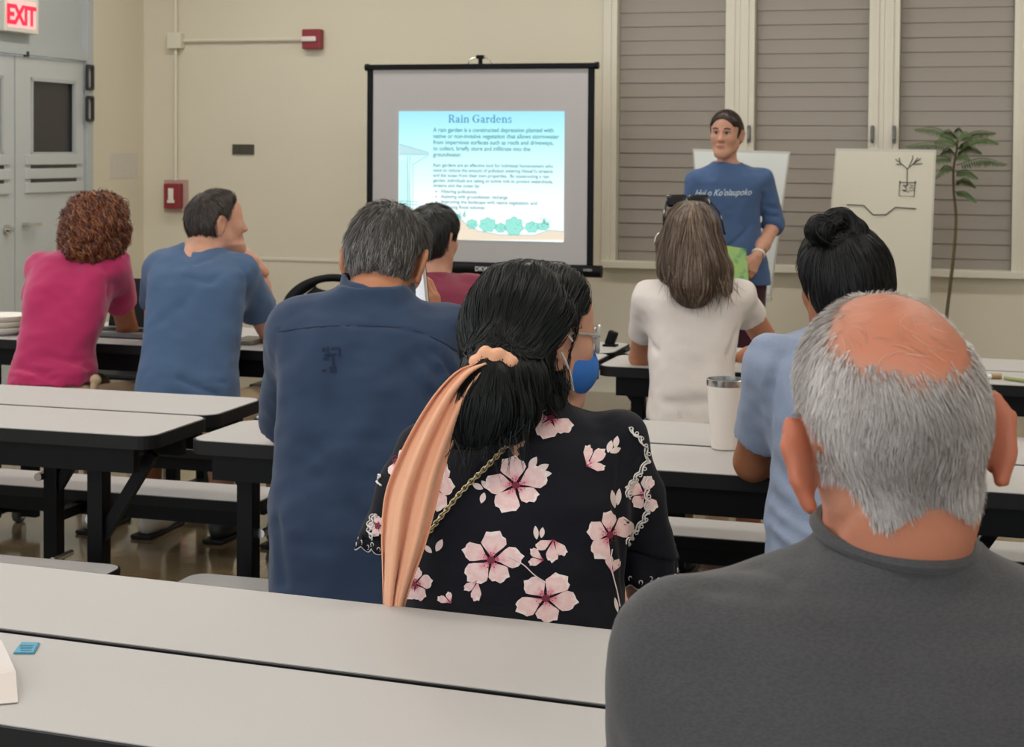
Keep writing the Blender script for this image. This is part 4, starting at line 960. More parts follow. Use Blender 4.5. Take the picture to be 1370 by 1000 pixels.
# --- 2 man in the blue T-shirt, chin on his hand
def blueman():
    Y = 5.58; root = person('man in a plain blue T-shirt with short dark hair, chin resting on his hand', px(255, 530, Y))
    rows = [(560, 184, 322, .14, -.03), (530, 180, 319, .14, -.03), (512, 183, 319, .14, -.02), (490, 188, 318, .135, 0), (470, 192, 320, .13, .02), (440, 195, 325, .13, .05), (420, 197, 327, .13, .07), (400, 199, 330, .13, .09), (380, 200, 333, .13, .11), (362, 203, 336, .12, .13), (352, 207, 328, .11, .15), (343, 214, 318, .10, .16), (336, 224, 306, .085, .17), (328, 236, 296, .07, .18), (324, 246, 284, .055, .19)]
    sh = px(322, 368, Y + .15); el = px(370, 458, Y + .42); hd = px(338, 350, Y + .32); hem = sh + (el - sh) * .50
    shl = px(212, 360, Y + .17); ell_ = px(208, 452, Y + .45); heml = shl + (ell_ - shl) * .45
    F, R_ = shirt_field(rows, Y, n=2.6, sleeves=[([sh, hem], [.066, .072], None), ([shl, heml], [.055, .06], None)], wr=.006, seed=7.0,
        folds=[([px(246, 333, Y), px(262, 352, Y), px(282, 345, Y), px(298, 336, Y)], .010, .010), ([px(250, 372, Y), px(280, 378, Y), px(300, 365, Y)], .012, .005), ([px(240, 508, Y - .1), px(262, 518, Y - .12), px(290, 528, Y - .12)], .008, .009), ([px(262, 515, Y - .12), px(300, 513, Y - .1)], .008, .006), ([px(330, 400, Y - .0), px(326, 360, Y)], .012, .009), ([px(215, 430, Y), px(245, 410, Y), px(265, 380, Y)], .02, .004)])
    solid('shirt', F.nets(), cloth_mat('slate_blue_cotton', '#485F80'), root)
    f = Frame(px(290, 301, Y + .22), yaw=58, pitch=4, roll=-4, sc=.93)
    allp = np.array([sh, el, hd, shl, ell_, f.o]); B = Fld(allp.min(0) - .17, allp.max(0) + .17, .006)
    B.rings(R_, 0, 2.4, 0, inset=.02); head(B, f, px(266, 345, Y + .16), .058, ear_out=18)
    B.chain([sh, el, el * .3 + hd * .7, hd], [.052, .044, .036, .027], .02); B.chain([shl, ell_, ell_ + A3(.12, .12, .04)], [.05, .042, .03], .02)
    H = hand(hd, px(318, 332, Y + .30) - hd, A3(.8, -.3, .6), 1, .95, 75, h=.004, fr=.027); H2 = hand(ell_ + A3(.12, .12, .03), A3(.7, .5, 0), A3(0, 0, 1), 1, 1.0, 25, h=.005, fr=.027)
    solid('body', join_np(B.nets(), H, H2, *shins(px(255, 640, Y - .02) * A3(1, 1, 0), .45, (.055, .056, .036))), SKIN_A, root)
    hx = cap_hair(f, .007, (.055, .085), -.062, lump=.004, seed=3.0)
    hair_obj(root, hx, hair_mat('dark_brown_crop', [(0, '#14100E'), (.6, '#2E2520'), (1, '#5B4A40')], .45), 3600, 5, .006, crown_dir(f), lambda t, lf: .001 + .007 * t * lf, .0016, base=.3)
    make_lower(root, px(255, 640, Y - .02) * A3(1, 1, 0), M_khaki, SKIN_A, M_shoe_d, shorts=True, thigh=.45)
blueman()

# --- 3 man in the navy shirt holding a phone
def navyman():
    Y = 3.56; root = person('man in a navy button shirt with greying hair, holding a phone to his face', px(485, 800, Y))
    rows = [(850, 375, 592, .15, -.02), (800, 362, 592, .15, -.02), (760, 361, 598, .15, 0), (720, 362, 605, .15, .01), (680, 363, 610, .145, .02), (620, 367, 616, .14, .05), (560, 370, 620, .135, .08), (500, 369, 623, .13, .11), (470, 369, 624, .125, .13), (450, 370, 621, .12, .14), (434, 373, 615, .115, .15), (422, 377, 602, .105, .16), (412, 387, 585, .095, .17), (404, 402, 565, .085, .17), (396, 425, 555, .08, .17), (388, 445, 550, .075, .17), (382, 455, 545, .07, .17)]
    sh = px(598, 450, Y + .16); el = px(604, 560, Y + .36); hd = px(582, 425, Y + .40)
    shl = px(395, 445, Y + .16); ell_ = px(385, 570, Y + .36)
    F, R_ = shirt_field(rows, Y, n=2.7, h=.007, sleeves=[([sh, el], [.07, .065], None), ([shl, ell_], [.066, .065], None)], wr=.007, seed=11.0,
        folds=[([px(372, 443, Y), px(440, 437, Y - .02), px(523, 438, Y - .02), px(570, 448, Y), px(612, 470, Y + .03)], .004, .0045), ([px(560, 470, Y), px(585, 500, Y), px(600, 540, Y)], .012, .011), ([px(545, 490, Y), px(575, 530, Y), px(590, 580, Y)], .014, .011), ([px(580, 470, Y), px(605, 500, Y), px(615, 530, Y)], .010, .009), ([px(420, 600, Y - .05), px(480, 690, Y - .08), px(530, 720, Y - .08)], .03, .006), ([px(400, 520, Y - .03), px(460, 560, Y - .05)], .03, .005), ([px(370, 700, Y), px(378, 780, Y - .03)], .015, .009), ([px(430, 640, Y - .08), px(500, 640, Y - .08)], .02, .004)])
    so = solid('shirt', F.nets(), cloth_mat('navy_cotton', '#2E3E58', weave=900, var=.1), root)
    sm = [F.hit(px(x, y, Y)) for x, y in smooth_path([(373, 444), (440, 437), (523, 438), (570, 448), (612, 470)], 8)]; wb_build(MB().tube(np.array(sm), .003, 6), 'yoke_seam', cloth_mat('navy_seam', '#222E42'), so)
    # folded collar
    Cf = Fld(px(440, 350, Y) - .12, px(560, 430, Y + .3) + .12, .005)
    nk = px(505, 386, Y + .19)
    Cf.cone(nk + A3(0, .0, -.03), nk + A3(0.0, .02, .03), .092, .082, 0); Cf.cone(nk + A3(0, .0, -.06), nk + A3(0, .02, .06), .08, .072, .0, 'sub')
    Cf.cut(nk + A3(0, 0, .022), A3(.15, -.2, 1), .004); Cf.cut(nk + A3(0, 0, -.02), A3(0, .3, -1)); Cf.noise(.002, 30, 1.0)
    solid('collar', Cf.nets(), MATS['navy_cotton'], root)
    f = Frame(px(517, 349, Y + .25), yaw=15, pitch=-22, roll=4, sc=1.0)
    allp = np.array([sh, el, hd, shl, ell_, f.o]); B = Fld(allp.min(0) - .17, allp.max(0) + .17, .006)
    B.rings(R_, 0, 2.4, 0, inset=.022); head(B, f, px(504, 405, Y + .17), .058, ear_out=34, ear_s=1.15, ear_z=-.014)
    B.chain([sh, el, el * .3 + hd * .7, hd - A3(0, 0, .02)], [.055, .046, .037, .028], .02); B.chain([shl, ell_, ell_ + A3(.1, .15, .0)], [.052, .045, .03], .02)
    H = hand(hd - A3(0, 0, .035), A3(-.18, .1, 1), A3(.85, -.5, 0), -1, 1.0, (30, 34, 38, 44), thumb=(.5, .2), h=.0035, fr=.028)
    solid('body', join_np(B.nets(), H), SKIN_B, root)
    hx = cap_hair(f, .009, (.06, .09), -.072, lump=.004, seed=5.0)
    c_ = f.p(.02, -.03, .12)
    def rnd(sd):
        q = (sd - f.o) @ f.R / f.sc; low = np.clip((.07 - q[:, 2]) / .1, 0, 1); return np.clip(.16 + .6 * low * np.random.rand(len(sd)) + .45 * np.random.rand(len(sd)) ** 2, 0, 1)
    hair_obj(root, hx, hair_mat('salt_and_pepper', [(0, '#1D1C1C'), (.4, '#4A4745'), (.75, '#8B8683'), (1, '#BDB7B2')], .45, nz=.2), 7000, 6, .0055, crown_dir(f, (.01, -.03, .125)), lambda t, lf: .001 + .009 * t * lf, .0013, base=.25, rnd=rnd)
    # faded print between the shoulder blades
    M_pr = cloth_mat('navy_print', '#1F2B41')
    bv = BVHTree.FromPolygons([v.co for v in so.data.vertices], [tuple(p_.vertices) for p_ in so.data.polygons])
    def patch(pts):
        V = []
        for x, y in pts:
            d = Vector(ray(x, y)).normalized(); hit = bv.ray_cast(Vector(CAM), d)
            V.append(np.array(hit[0] + hit[1] * .0015) if hit[0] else px(x, y, Y))
        return V
    V, Fc = [], []
    for pts in ([(431, 466), (436, 466), (436, 471), (431, 471)], [(437, 465), (440, 464), (441, 475), (438, 476)], [(443, 466), (455, 464), (455, 467), (443, 469)], [(453, 467), (456, 467), (456, 477), (453, 477)], [(434, 474), (450, 473), (450, 476), (434, 477)], [(444, 477), (447, 477), (448, 490), (445, 490)], [(432, 479), (440, 478), (440, 482), (433, 482)], [(440, 491), (450, 490), (451, 498), (442, 499)], [(431, 495), (437, 494), (437, 498), (431, 498)]):
        b0 = len(V); V += patch(pts); Fc.append((b0, b0 + 1, b0 + 2, b0 + 3))
    o = link('faded_print', mesh_py('print', V, Fc), M_pr, so)
    make_lower(root, px(485, 850, Y) * A3(1, 1, 0), M_navyp, SKIN_B, M_shoe_d, r=1.1, face=A3(math.sin(D(17)), math.cos(D(17)), 0), side=A3(math.cos(D(17)), -math.sin(D(17)), 0))
    # the phone in his hand
    pc = px(562, 388, Y + .36); ph = thing('mobile_phone', 'white-edged phone held up beside the navy-shirt man\'s cheek', 'phone', mw=Matrix.Translation(Vector(pc)) @ Matrix.Rotation(D(-62), 4, 'Z') @ Matrix.Rotation(D(-14), 4, 'Y'))
    MB().box((0, 0, 0), (.072, .008, .148), bev=.0035).build('body', M_white, ph); MB().box((0, -.0045, 0), (.066, .001, .138)).build('screen', mat('phone_screen', hexc('#DDE3EA'), .15, emit=hexc('#DDE6F2'), estr=.5, var=0), ph)
    MB().box((0, .0048, 0), (.068, .002, .144), bev=.001).build('case', M_edge, ph)
navyman()

# --- 4 person in maroon behind him
def maroon():
    Y = 5.42; root = person('person in a maroon shirt with short black hair, partly hidden behind the navy shirt', px(585, 500, Y))
    rows = [(580, 515, 640, .12, -.02), (520, 515, 640, .12, -.02), (470, 518, 641, .12, .02), (430, 520, 641, .12, .05), (405, 523, 641, .12, .07), (390, 528, 640, .115, .08), (381, 535, 635, .11, .09), (374, 545, 624, .095, .10), (368, 557, 610, .08, .1), (363, 567, 600, .06, .1)]
    sh = px(628, 392, Y + .1); el = px(640, 470, Y + .3); shl = px(530, 395, Y + .1); e2 = px(522, 470, Y + .3)
    F, R_ = shirt_field(rows, Y, n=2.5, sleeves=[([sh, sh * .45 + el * .55], [.055, .056], None), ([shl, shl * .45 + e2 * .55], [.055, .056], None)], wr=.006, seed=21.0, folds=[([px(572, 366, Y), px(590, 372, Y), px(605, 366, Y)], .006, .005)])
    solid('shirt', F.nets(), cloth_mat('maroon_cotton', '#803448'), root)
    f = Frame(px(579, 322, Y + .12), yaw=30, pitch=-4, sc=.9)
    allp = np.array([sh, el, shl, e2, f.o]); B = Fld(allp.min(0) - .16, allp.max(0) + .16, .007); B.rings(R_, 0, 2.4, 0, inset=.02); head(B, f, px(582, 378, Y + .1), .052)
    t1 = el + A3(-.12, .12, .02); t2 = e2 + A3(.12, .12, .02)
    B.chain([sh, el, t1], [.045, .038, .028], .02); B.chain([shl, e2, t2], [.045, .038, .028], .02)
    solid('body', join_np(B.nets(), hand(t1, A3(-1, .5, 0), A3(0, 0, 1), -1, .95, 25, h=.005), hand(t2, A3(1, .5, 0), A3(0, 0, 1), 1, .95, 25, h=.005)), SKIN_A, root)
    hx = cap_hair(f, .013, (.06, .09), -.085, lump=.003, seed=9.0)
    hair_obj(root, hx, hair_mat('black_crop', [(0, '#0A0B0C'), (.7, '#1B1D1E'), (1, '#3A3D3E')], .4), 3000, 7, .006, crown_dir(f), lambda t, lf: .001 + .005 * t * lf, .0016, base=.3)
    make_lower(root, px(582, 640, Y - .02) * A3(1, 1, 0), M_navyp, SKIN_A, M_shoe_d, r=.95)
maroon()
# --- 5 woman in the floral blouse
def flower_mat():
    m = bpy.data.materials.new('pink_hibiscus_print'); m.use_nodes = True; N = m.node_tree.nodes; L = m.node_tree.links; b = N['Principled BSDF']
    at = N.new('ShaderNodeAttribute'); at.attribute_name = 'rnd'; tc = N.new('ShaderNodeTexCoord'); no = N.new('ShaderNodeTexNoise'); no.inputs['Scale'].default_value = 130; no.inputs['Detail'].default_value = 3; L.new(tc.outputs['Object'], no.inputs['Vector'])
    ma = N.new('ShaderNodeMath'); ma.operation = 'MULTIPLY_ADD'; ma.inputs[1].default_value = .5; L.new(no.outputs['Fac'], ma.inputs[0]); sb_ = N.new('ShaderNodeMath'); sb_.operation = 'SUBTRACT'; sb_.inputs[1].default_value = .25; L.new(at.outputs['Fac'], ma.inputs[2]); L.new(ma.outputs[0], sb_.inputs[0])
    cr = N.new('ShaderNodeValToRGB'); e = cr.color_ramp.elements; e[0].position = 0; e[0].color = (*hexc('#A5304F'), 1); e[1].position = 1; e[1].color = (*hexc('#FBEAE6'), 1)
    for p_, c in ((.17, '#D9708A'), (.36, '#F0B9BD'), (.6, '#F8DAD8'), (.85, '#F4CDCC')): q = e.new(p_); q.color = (*hexc(c), 1)
    L.new(sb_.outputs[0], cr.inputs[0]); L.new(cr.outputs[0], b.inputs['Base Color']); b.inputs['Roughness'].default_value = .75; b.inputs['Specular IOR Level'].default_value = .2; return m
def wisps(root, m, starts, n, length, dirs, spread, wid, K=8, droop=.0, name='hair_wisps'):
    st = np.array(starts)[np.random.randint(0, len(starts), n)] + np.random.randn(n, 3) * spread; d = np.array(dirs)[None] + np.random.randn(n, 3) * .22; d /= np.linalg.norm(d, axis=1)[:, None]; L_ = length * (.5 + .7 * np.random.rand(n)); bend = np.random.randn(n, 3) * .35; out = []
    for k in range(K): t = k / (K - 1); out.append(st + d * (L_ * t)[:, None] + bend * (L_ * t * t)[:, None] * .5 + A3(0, 0, -droop) * t * t)
    S_ = np.stack(out, 1); v, q = ribbon(S_, wid); o = solid(name, (v, q), m, root, rnd=np.repeat(np.random.rand(n), K * 2)); o['kind'] = 'stuff'; return o
def floral():
    Y = 2.70; root = person('woman in a black floral blouse with dark hair tied by a peach scarf', px(690, 850, Y))
    rows = [(930, 520, 850, .13, -.02), (880, 530, 842, .13, -.02), (835, 536, 838, .125, -.02), (780, 538, 837, .12, 0), (720, 540, 838, .12, .02), (660, 540, 842, .12, .04), (625, 541, 847, .115, .06), (600, 546, 848, .11, .07), (585, 556, 845, .105, .08), (573, 575, 838, .095, .09), (563, 600, 822, .085, .1), (554, 630, 795, .075, .1), (546, 655, 770, .065, .1), (538, 668, 755, .055, .1)]
    sh = px(830, 590, Y + .08); he = px(858, 735, Y + .1); shl = px(562, 600, Y + .08); hel = px(522, 712, Y + .1)
    F, R_ = shirt_field(rows, Y, n=2.5, h=.006, sleeves=[([sh, (sh + he) / 2, he], [.048, .052, .060], A3(-.25, 0, -1)), ([shl, (shl + hel) / 2, hel], [.042, .045, .05], A3(.2, 0, -1))], wr=.005, seed=31.0, k=.03,
        folds=[([px(835, 600, Y), px(828, 680, Y), px(836, 780, Y)], .012, .010), ([px(560, 640, Y), px(566, 720, Y)], .012, .006), ([px(700, 660, Y), px(760, 720, Y), px(800, 800, Y)], .03, .004), ([px(620, 690, Y), px(600, 780, Y)], .03, .004)])
    # scalloped sleeve edges
    so = solid('blouse', F.nets(), cloth_mat('black_viscose', '#0E0F1A', rough=.7, var=.15, sheen=.05), root)
    bv = BVHTree.FromPolygons([v.co for v in so.data.vertices], [tuple(p_.vertices) for p_ in so.data.polygons])
    def cast(x, y, off=.0012):
        d = Vector(ray(x, y)).normalized(); hit = bv.ray_cast(Vector(CAM), d)
        return np.array(hit[0] + hit[1] * off) if hit[0] else None
    M_fl = flower_mat(); M_ctr = mat('flower_eye', hexc('#7A2238'), .7, var=.2, nscale=300); M_lace = mat('white_lace_thread', hexc('#E4DEDA'), .8, var=.05); M_leaf = mat('pale_leaf_print', hexc('#EBD9D6'), .75, var=.06, nscale=200)
    def blossom(cx, cy, r, rot, sq=1.0, npet=5, fan=360, sk=0.0):
        V, Q, at_ = [], [], []; nt, ns = 7, 7
        for i in range(npet):
            a0 = rot + fan * (i + .5) / npet - (fan / 2 if fan < 360 else 0); rr = r * random.uniform(.82, 1.12); wd = math.pi * (fan / 360) / npet * random.uniform(.86, 1.04); skew = random.uniform(-.12, .12)
            b0 = len(V); ok = True; grid = []
            for t in range(nt):
                tt = t / (nt - 1); row = []
                for k in range(ns):
                    ss = k / (ns - 1) * 2 - 1
                    prof = min(1.0, .25 + 1.1 * tt ** .7) if tt < .8 else math.sqrt(max(.0, 1 - ((tt - .8) / .28) ** 2)) * 1.0
                    ang = D(a0) + ss * wd * prof + skew * tt; rad = rr * (tt * (1 - .16 * ss * ss) + .055 * math.sin(ss * 7 + i * 2) * tt ** 3)
                    x = cx + rad * math.cos(ang); y = cy + sq * rad * math.sin(ang) + sk * rad * math.cos(ang); p_ = cast(x, y, .0010 + .0003 * (i % 3))
                    if p_ is None: ok = False; break
                    row.append(p_); grid.append(max(0, tt - .06 * (1 - abs(ss)) * (1 if int(abs(ss) * 6) % 2 else -1)))
                if not ok: break
                V += row
            if not ok: V = V[:b0]; continue
            at_ += grid
            for t in range(nt - 1):
                for k in range(ns - 1): Q.append((b0 + t * ns + k, b0 + t * ns + k + 1, b0 + (t + 1) * ns + k + 1, b0 + (t + 1) * ns + k))
        if not Q: return
        o = solid('flower_print', (np.array(V), np.array(Q)), M_fl, so, rnd=at_)
        if fan == 360:
            V, Fc = [], []
            for (rr, n_) in ((r * .13, 14),):
                pts = [cast(cx + rr * math.cos(a), cy + sq * rr * math.sin(a), .0022) for a in np.linspace(0, 2 * math.pi, n_, endpoint=False)]
                if all(p_ is not None for p_ in pts): V += pts; Fc.append(tuple(range(n_)))
            for k in range(16):
                a = k * 6.283 / 16; q = r * random.uniform(.2, .3); c0 = (cx + q * math.cos(a), cy + sq * q * math.sin(a)); pts = [cast(c0[0] + 1.0 * math.cos(b), c0[1] + 1.0 * math.sin(b), .0022) for b in (0, 1.57, 3.14, 4.71)]
                if all(p_ is not None for p_ in pts): b0 = len(V); V += pts; Fc.append((b0, b0 + 1, b0 + 2, b0 + 3))
            if Fc:
                oo = link('flower_centre_print', mesh_py('ctr', V, Fc), M_ctr, so); oo['kind'] = 'stuff'
    def leaf(x0, y0, x1, y1, wd):
        L_ = math.hypot(x1 - x0, y1 - y0); ux, uy = (x1 - x0) / L_, (y1 - y0) / L_; V, Q = [], []
        for t in range(7):
            tt = t / 6; w2 = wd * math.sin(math.pi * min(1, tt * .96 + .03)) ** .8
            for s_ in (-1, 0, 1):
                p_ = cast(x0 + ux * L_ * tt - uy * s_ * w2, y0 + uy * L_ * tt + ux * s_ * w2, .0011)
                if p_ is None: return
                V.append(p_)
        for t in range(6):
            for k in range(2): Q.append((t * 3 + k, t * 3 + k + 1, t * 3 + k + 4, t * 3 + k + 3))
        solid('leaf_print', (np.array(V), np.array(Q)), M_leaf, so)
    for (cx, cy, r, rot, sq) in ((690, 650, 40, 10, .85), (580, 651, 29, 40, 1.0), (737, 560, 32, 0, .8), (657, 750, 39, 25, .9), (730, 801, 41, 50, .82), (815, 716, 31, 15, 1.15), (863, 662, 24, 30, 1.0), (556, 782, 22, 20, 1.1), (531, 616, 17, 0, 1.1), (506, 704, 11, 0, 1.2)): blossom(cx, cy, r * 1.08, rot, sq)
    for (cx, cy, r, rot, n_, fan) in ((784, 625, 30, -40, 3, 120), (740, 722, 28, 100, 3, 150), (728, 750, 24, 190, 2, 90), (620, 592, 24, 200, 2, 80), (604, 808, 18, 230, 2, 90), (818, 768, 24, -80, 2, 80), (876, 622, 20, 250, 2, 90), (640, 776, 26, 120, 2, 80), (800, 632, 24, 240, 2, 60)): blossom(cx, cy, r, rot, 1.0, n_, fan)
    for L_ in ((716, 632, 734, 622, 5), (716, 636, 738, 634, 5), (708, 628, 718, 612, 5), (646, 655, 632, 648, 4), (648, 660, 644, 674, 4), (655, 655, 644, 644, 4), (584, 738, 592, 722, 4.5), (578, 740, 568, 730, 3.5), (813, 606, 818, 590, 4), (816, 606, 830, 600, 4), (822, 600, 826, 584, 4), (718, 722, 716, 704, 3.5), (724, 720, 726, 706, 3.5), (646, 594, 642, 578, 5), (648, 594, 660, 588, 5), (822, 680, 818, 656, 4), (826, 676, 828, 654, 4), (822, 800, 826, 820, 2.5), (560, 800, 548, 796, 4), (834, 780, 836, 800, 3), (846, 700, 842, 712, 4)): leaf(*L_)
    # thin printed stems
    def trace(pts, r, m, nm, off=.0022, par=so):
        V = [q for q in (cast(x, y, off) for x, y in pts) if q is not None]
        if len(V) > 2: return wb_build(MB().tube(np.array(V), r, 5), nm, m, par)
    trace(smooth_path([(680, 745), (700, 756), (715, 770), (730, 780)], 5), .0010, M_leaf, 'stem_print'); trace(smooth_path([(818, 735), (816, 755), (824, 790), (828, 812)], 5), .0010, M_leaf, 'stem_print')
    def scallop(path, amp, nsc):
        P = smooth_path(path, 14); T = np.gradient(P, axis=0); T /= np.linalg.norm(T, axis=1)[:, None]; Nn = np.c_[-T[:, 1], T[:, 0]]; t = np.linspace(0, 1, len(P)); return P + Nn * (amp * np.abs(np.sin(t * math.pi * nsc)))[:, None]
    for path, nsc in (([(845, 575), (860, 590), (868, 615), (856, 636), (846, 650), (841, 668)], 7), ([(866, 640), (868, 668), (866, 692), (852, 712), (840, 730)], 7), ([(520, 600), (510, 625), (512, 650)], 4), ([(505, 690), (499, 708), (504, 722)], 4)):
        trace(scallop(path, 4.5, nsc), .0016, M_lace, 'lace_edging', .003); trace(scallop([(x - 4, y - 2) for x, y in path], 3, nsc), .0012, M_lace, 'lace_edging', .003)
        P = smooth_path(path, nsc)
        for (x, y) in P[::3]:
            trace([(x - 1 + 2.2 * math.cos(a), y + 2.2 * math.sin(a)) for a in np.linspace(0, 6.3, 8)], .0009, M_lace, 'lace_eyelet', .003)
    # ruffled sleeve hems: wavy hanging frills
    def frill(c, ax, r, drop, nw, nm='sleeve_frill'):
        V, Q = [], []; n_ = 96; m_ = 6
        for j in range(m_):
            t = j / (m_ - 1)
            for i in range(n_):
                a = i * 2 * math.pi / n_; rr = r * (1 + .16 * t + .12 * t * math.sin(a * nw)); V.append(c + A3(rr * math.cos(a), rr * math.sin(a) * .8, 0) - A3(0, 0, 1) * drop * t - A3(0, 0, 1) * .008 * t * abs(math.sin(a * nw * 1.0)) + ax * t * .02)
        for j in range(m_ - 1):
            for i in range(n_): Q.append((j * n_ + i, j * n_ + (i + 1) % n_, (j + 1) * n_ + (i + 1) % n_, (j + 1) * n_ + i))
        o = solid(nm, (np.array(V), np.array(Q)), MATS['black_viscose'], root); md = o.modifiers.new('thick', 'SOLIDIFY'); md.thickness = .0015
        edge = np.array(V[-n_:] + V[-n_:-n_ + 1]); wb_build(MB().tube(edge, .0016, 5), 'lace_edging', M_lace, o)
        for i in range(0, n_, 4):
            q = np.array(V[(m_ - 2) * n_ + i]); out = unit(q - c); ring_ = [q + out * .002 + .004 * (math.cos(b) * np.cross(out, A3(0, 0, 1)) + math.sin(b) * A3(0, 0, 1)) for b in np.linspace(0, 6.283, 9)]
            wb_build(MB().tube(np.array(ring_), .0009, 4), 'lace_eyelet', M_lace, o)
    frill(px(858, 728, Y + .1), A3(-.3, 0, 0), .058, .055, 7); frill(px(524, 700, Y + .1), A3(-.2, 0, 0), .046, .035, 6); None
    # head turned to the right
    f = Frame(px(722, 452, Y + .13), yaw=56, pitch=-8, roll=-3, sc=.93)
    nkp = px(706, 560, Y + .1); hr = px(862, 815, Y + .33); elr = px(866, 790, Y + .12); ell_ = px(556, 790, Y + .2)
    allp = np.array([sh, elr, hr, shl, ell_, f.o]); B = Fld(allp.min(0) - .16, allp.max(0) + .18, .005); B.rings(R_, 0, 2.4, 0, inset=.02); head(B, f, nkp, .048, ear_s=1.05, ear_out=24)
    B.chain([sh, elr, hr], [.036, .032, .024], .02); B.chain([shl, ell_, ell_ + A3(.1, .2, 0)], [.036, .032, .024], .02)
    solid('body', join_np(B.nets(), hand(hr, A3(-.3, 1, .1), A3(.3, 0, 1), -1, .9, 40, h=.004, fr=.022), hand(ell_ + A3(.1, .2, 0), A3(.4, 1, 0), A3(0, 0, 1), 1, .9, 40, h=.004, fr=.022)), SKIN_A, root)
    # skin seen through the opening at the back of the neck
    V = [cast(x, y, .0015) for x, y in ((676, 590), (690, 584), (704, 592), (690, 616))]
    if all(v is not None for v in V): link('back_opening', mesh_py('op', V, [(0, 1, 2, 3)]), SKIN_A, so)
    # hair: full crown, gathered at the nape, tail falling over the back
    tie = px(662, 482, Y - .03)
    hx = Fld(np.minimum(f.o, tie) - .2, np.maximum(f.o, tie) + .2, .006)
    c = f.sc
    hx.ell(f.p(0, -.02, .038), (.088 * c, .112 * c, .098 * c), f.R, 0); hx.ell(f.p(0, .03, .05), (.076 * c, .068 * c, .075 * c), f.R, .05)
    hx.ell(f.p(0, -.06, -.005), (.08 * c, .07 * c, .08 * c), f.R, .05); hx.ell(f.p(-.045, -.03, -.02), (.055 * c, .085 * c, .085 * c), f.R, .05)
    hx.ell(px(690, 440, Y + .08), (.075, .09, .1), None, .05); hx.cone(px(700, 455, Y + .06), tie, .085, .045, .05)
    hx.cut(f.p(0, .058, .08), f.v(0, 1, -.45), .01)
    X, Y_, Z = hx.ax[0][:, None, None], hx.ax[1][None, :, None], hx.ax[2][None, None, :]
    lx, ly, lz = [((X - f.o[0]) * f.R[0, i] + (Y_ - f.o[1]) * f.R[1, i] + (Z - f.o[2]) * f.R[2, i]) / c for i in range(3)]
    hx.D = np.maximum(hx.D, (np.minimum(ly - .02, .05 - lz) * c).astype(np.float32))
    hx.ell(f.p(.088, -.005, -.012), (.036 * c, .03 * c, .045 * c), f.R, .006, 'sub')
    # the tail below the tie
    hx.chain([tie, px(655, 515, Y - .07), px(648, 548, Y - .10), px(630, 574, Y - .105), px(606, 590, Y - .105)], [.034, .046, .046, .026, .006], .03)
    hx.chain([px(685, 480, Y + .0), px(694, 520, Y - .05), px(692, 556, Y - .09), px(688, 584, Y - .10)], [.05, .042, .030, .006], .03)
    hx.chain([px(728, 490, Y + .05), px(738, 524, Y + .03), px(744, 540, Y + .02)], [.045, .022, .008], .03)
    hx.ell(f.p(.104, -.016, -.02), (.05 * c, .044 * c, .062 * c), f.R, .006, 'sub')
    hx.noise(.004, 30, 6.0, (1, 1, .35)); hx.noise(.002, 90, 8.0, (1, 1, .25)); hx.prep()
    tv = tie
    def dirf(P, t):
        v = tv - P; dist = np.linalg.norm(v, axis=1)[:, None]; v = v / (dist + 1e-6); below = (P[:, 2] < tv[2] + .005)[:, None]
        return np.where(below, A3(-.12, 0, -1)[None], v + A3(0, 0, -.35))
    MATS['hm5'] = hair_mat('blue_black_wisps', [(0, '#040608'), (.6, '#0C1113'), (1, '#1D2729')], .38, .4)
    hair_obj(root, hx, hair_mat('blue_black_hair', [(0, '#030506'), (.6, '#080D0F'), (1, '#141D1F')], .46, .22), 5200, 14, .011, dirf, lambda t, lf: .0008 + .003 * lf, .0014, base=.25, jit=.08)
    wisps(root, MATS['hm5'], [px(x, y, Y - .12) for x, y in ((610, 578), (625, 580), (640, 575), (655, 570), (670, 565), (688, 570), (700, 560))], 420, .05, A3(-.15, 0, -1), .010, .0013)
    wisps(root, MATS['hm5'], [px(x, y, Y + .0) for x, y in ((735, 505), (742, 515), (750, 505), (728, 520))], 160, .045, A3(.15, 0, -1), .008, .0012)
    # peach scarf: knotted tie and a long pleated tail
    M_pe = cloth_mat('peach_crepe', '#E9AE8C', rough=.75, sheen=.2)
    kf = Fld(tie - .09, tie + .09, .004)
    kc = px(659, 483, Y - .085)
    for k in range(6): a = k * 1.05; kf.ell(kc + A3(.024 * math.cos(a), -.004, .013 * math.sin(a)), (.013, .013, .011), None, .006)
    kf.chain([kc + A3(-.02, 0, 0), kc, kc + A3(.024, 0, .004)], [.010, .014, .011], .008); kf.noise(.004, 75, 3.0); solid('scarf_knot', kf.nets(), M_pe, root)
    ctr = [(652, 487, 9, -.09), (630, 500, 17, -.10), (606, 530, 22, -.115), (584, 572, 27, -.13), (564, 620, 31, -.14), (549, 670, 34, -.145), (540, 720, 30, -.15), (533, 765, 22, -.15), (527, 808, 15, -.15), (524, 850, 12, -.15)]
    Pc = smooth_path([(a, b, c_ * 1.0, d * 100) for a, b, c_, d in ctr], 7); nu, nv = len(Pc), 25; V, Q = [], []
    for i, (cx, cy, hw, dy) in enumerate(Pc):
        for j in range(nv):
            s_ = j / (nv - 1) * 2 - 1; tx = cx + s_ * hw; ty = cy + s_ * hw * .28
            pl_ = .011 * math.sin(s_ * 7.5 + .03 * i) + .006 * math.sin(s_ * 15 + 1.3 + .02 * i)
            V.append(px(tx, ty, Y + dy / 100 + pl_ * min(1, hw / 20) - .012 * (1 - s_ * s_)))
    for i in range(nu - 1):
        for j in range(nv - 1): Q.append((i * nv + j, i * nv + j + 1, (i + 1) * nv + j + 1, (i + 1) * nv + j))
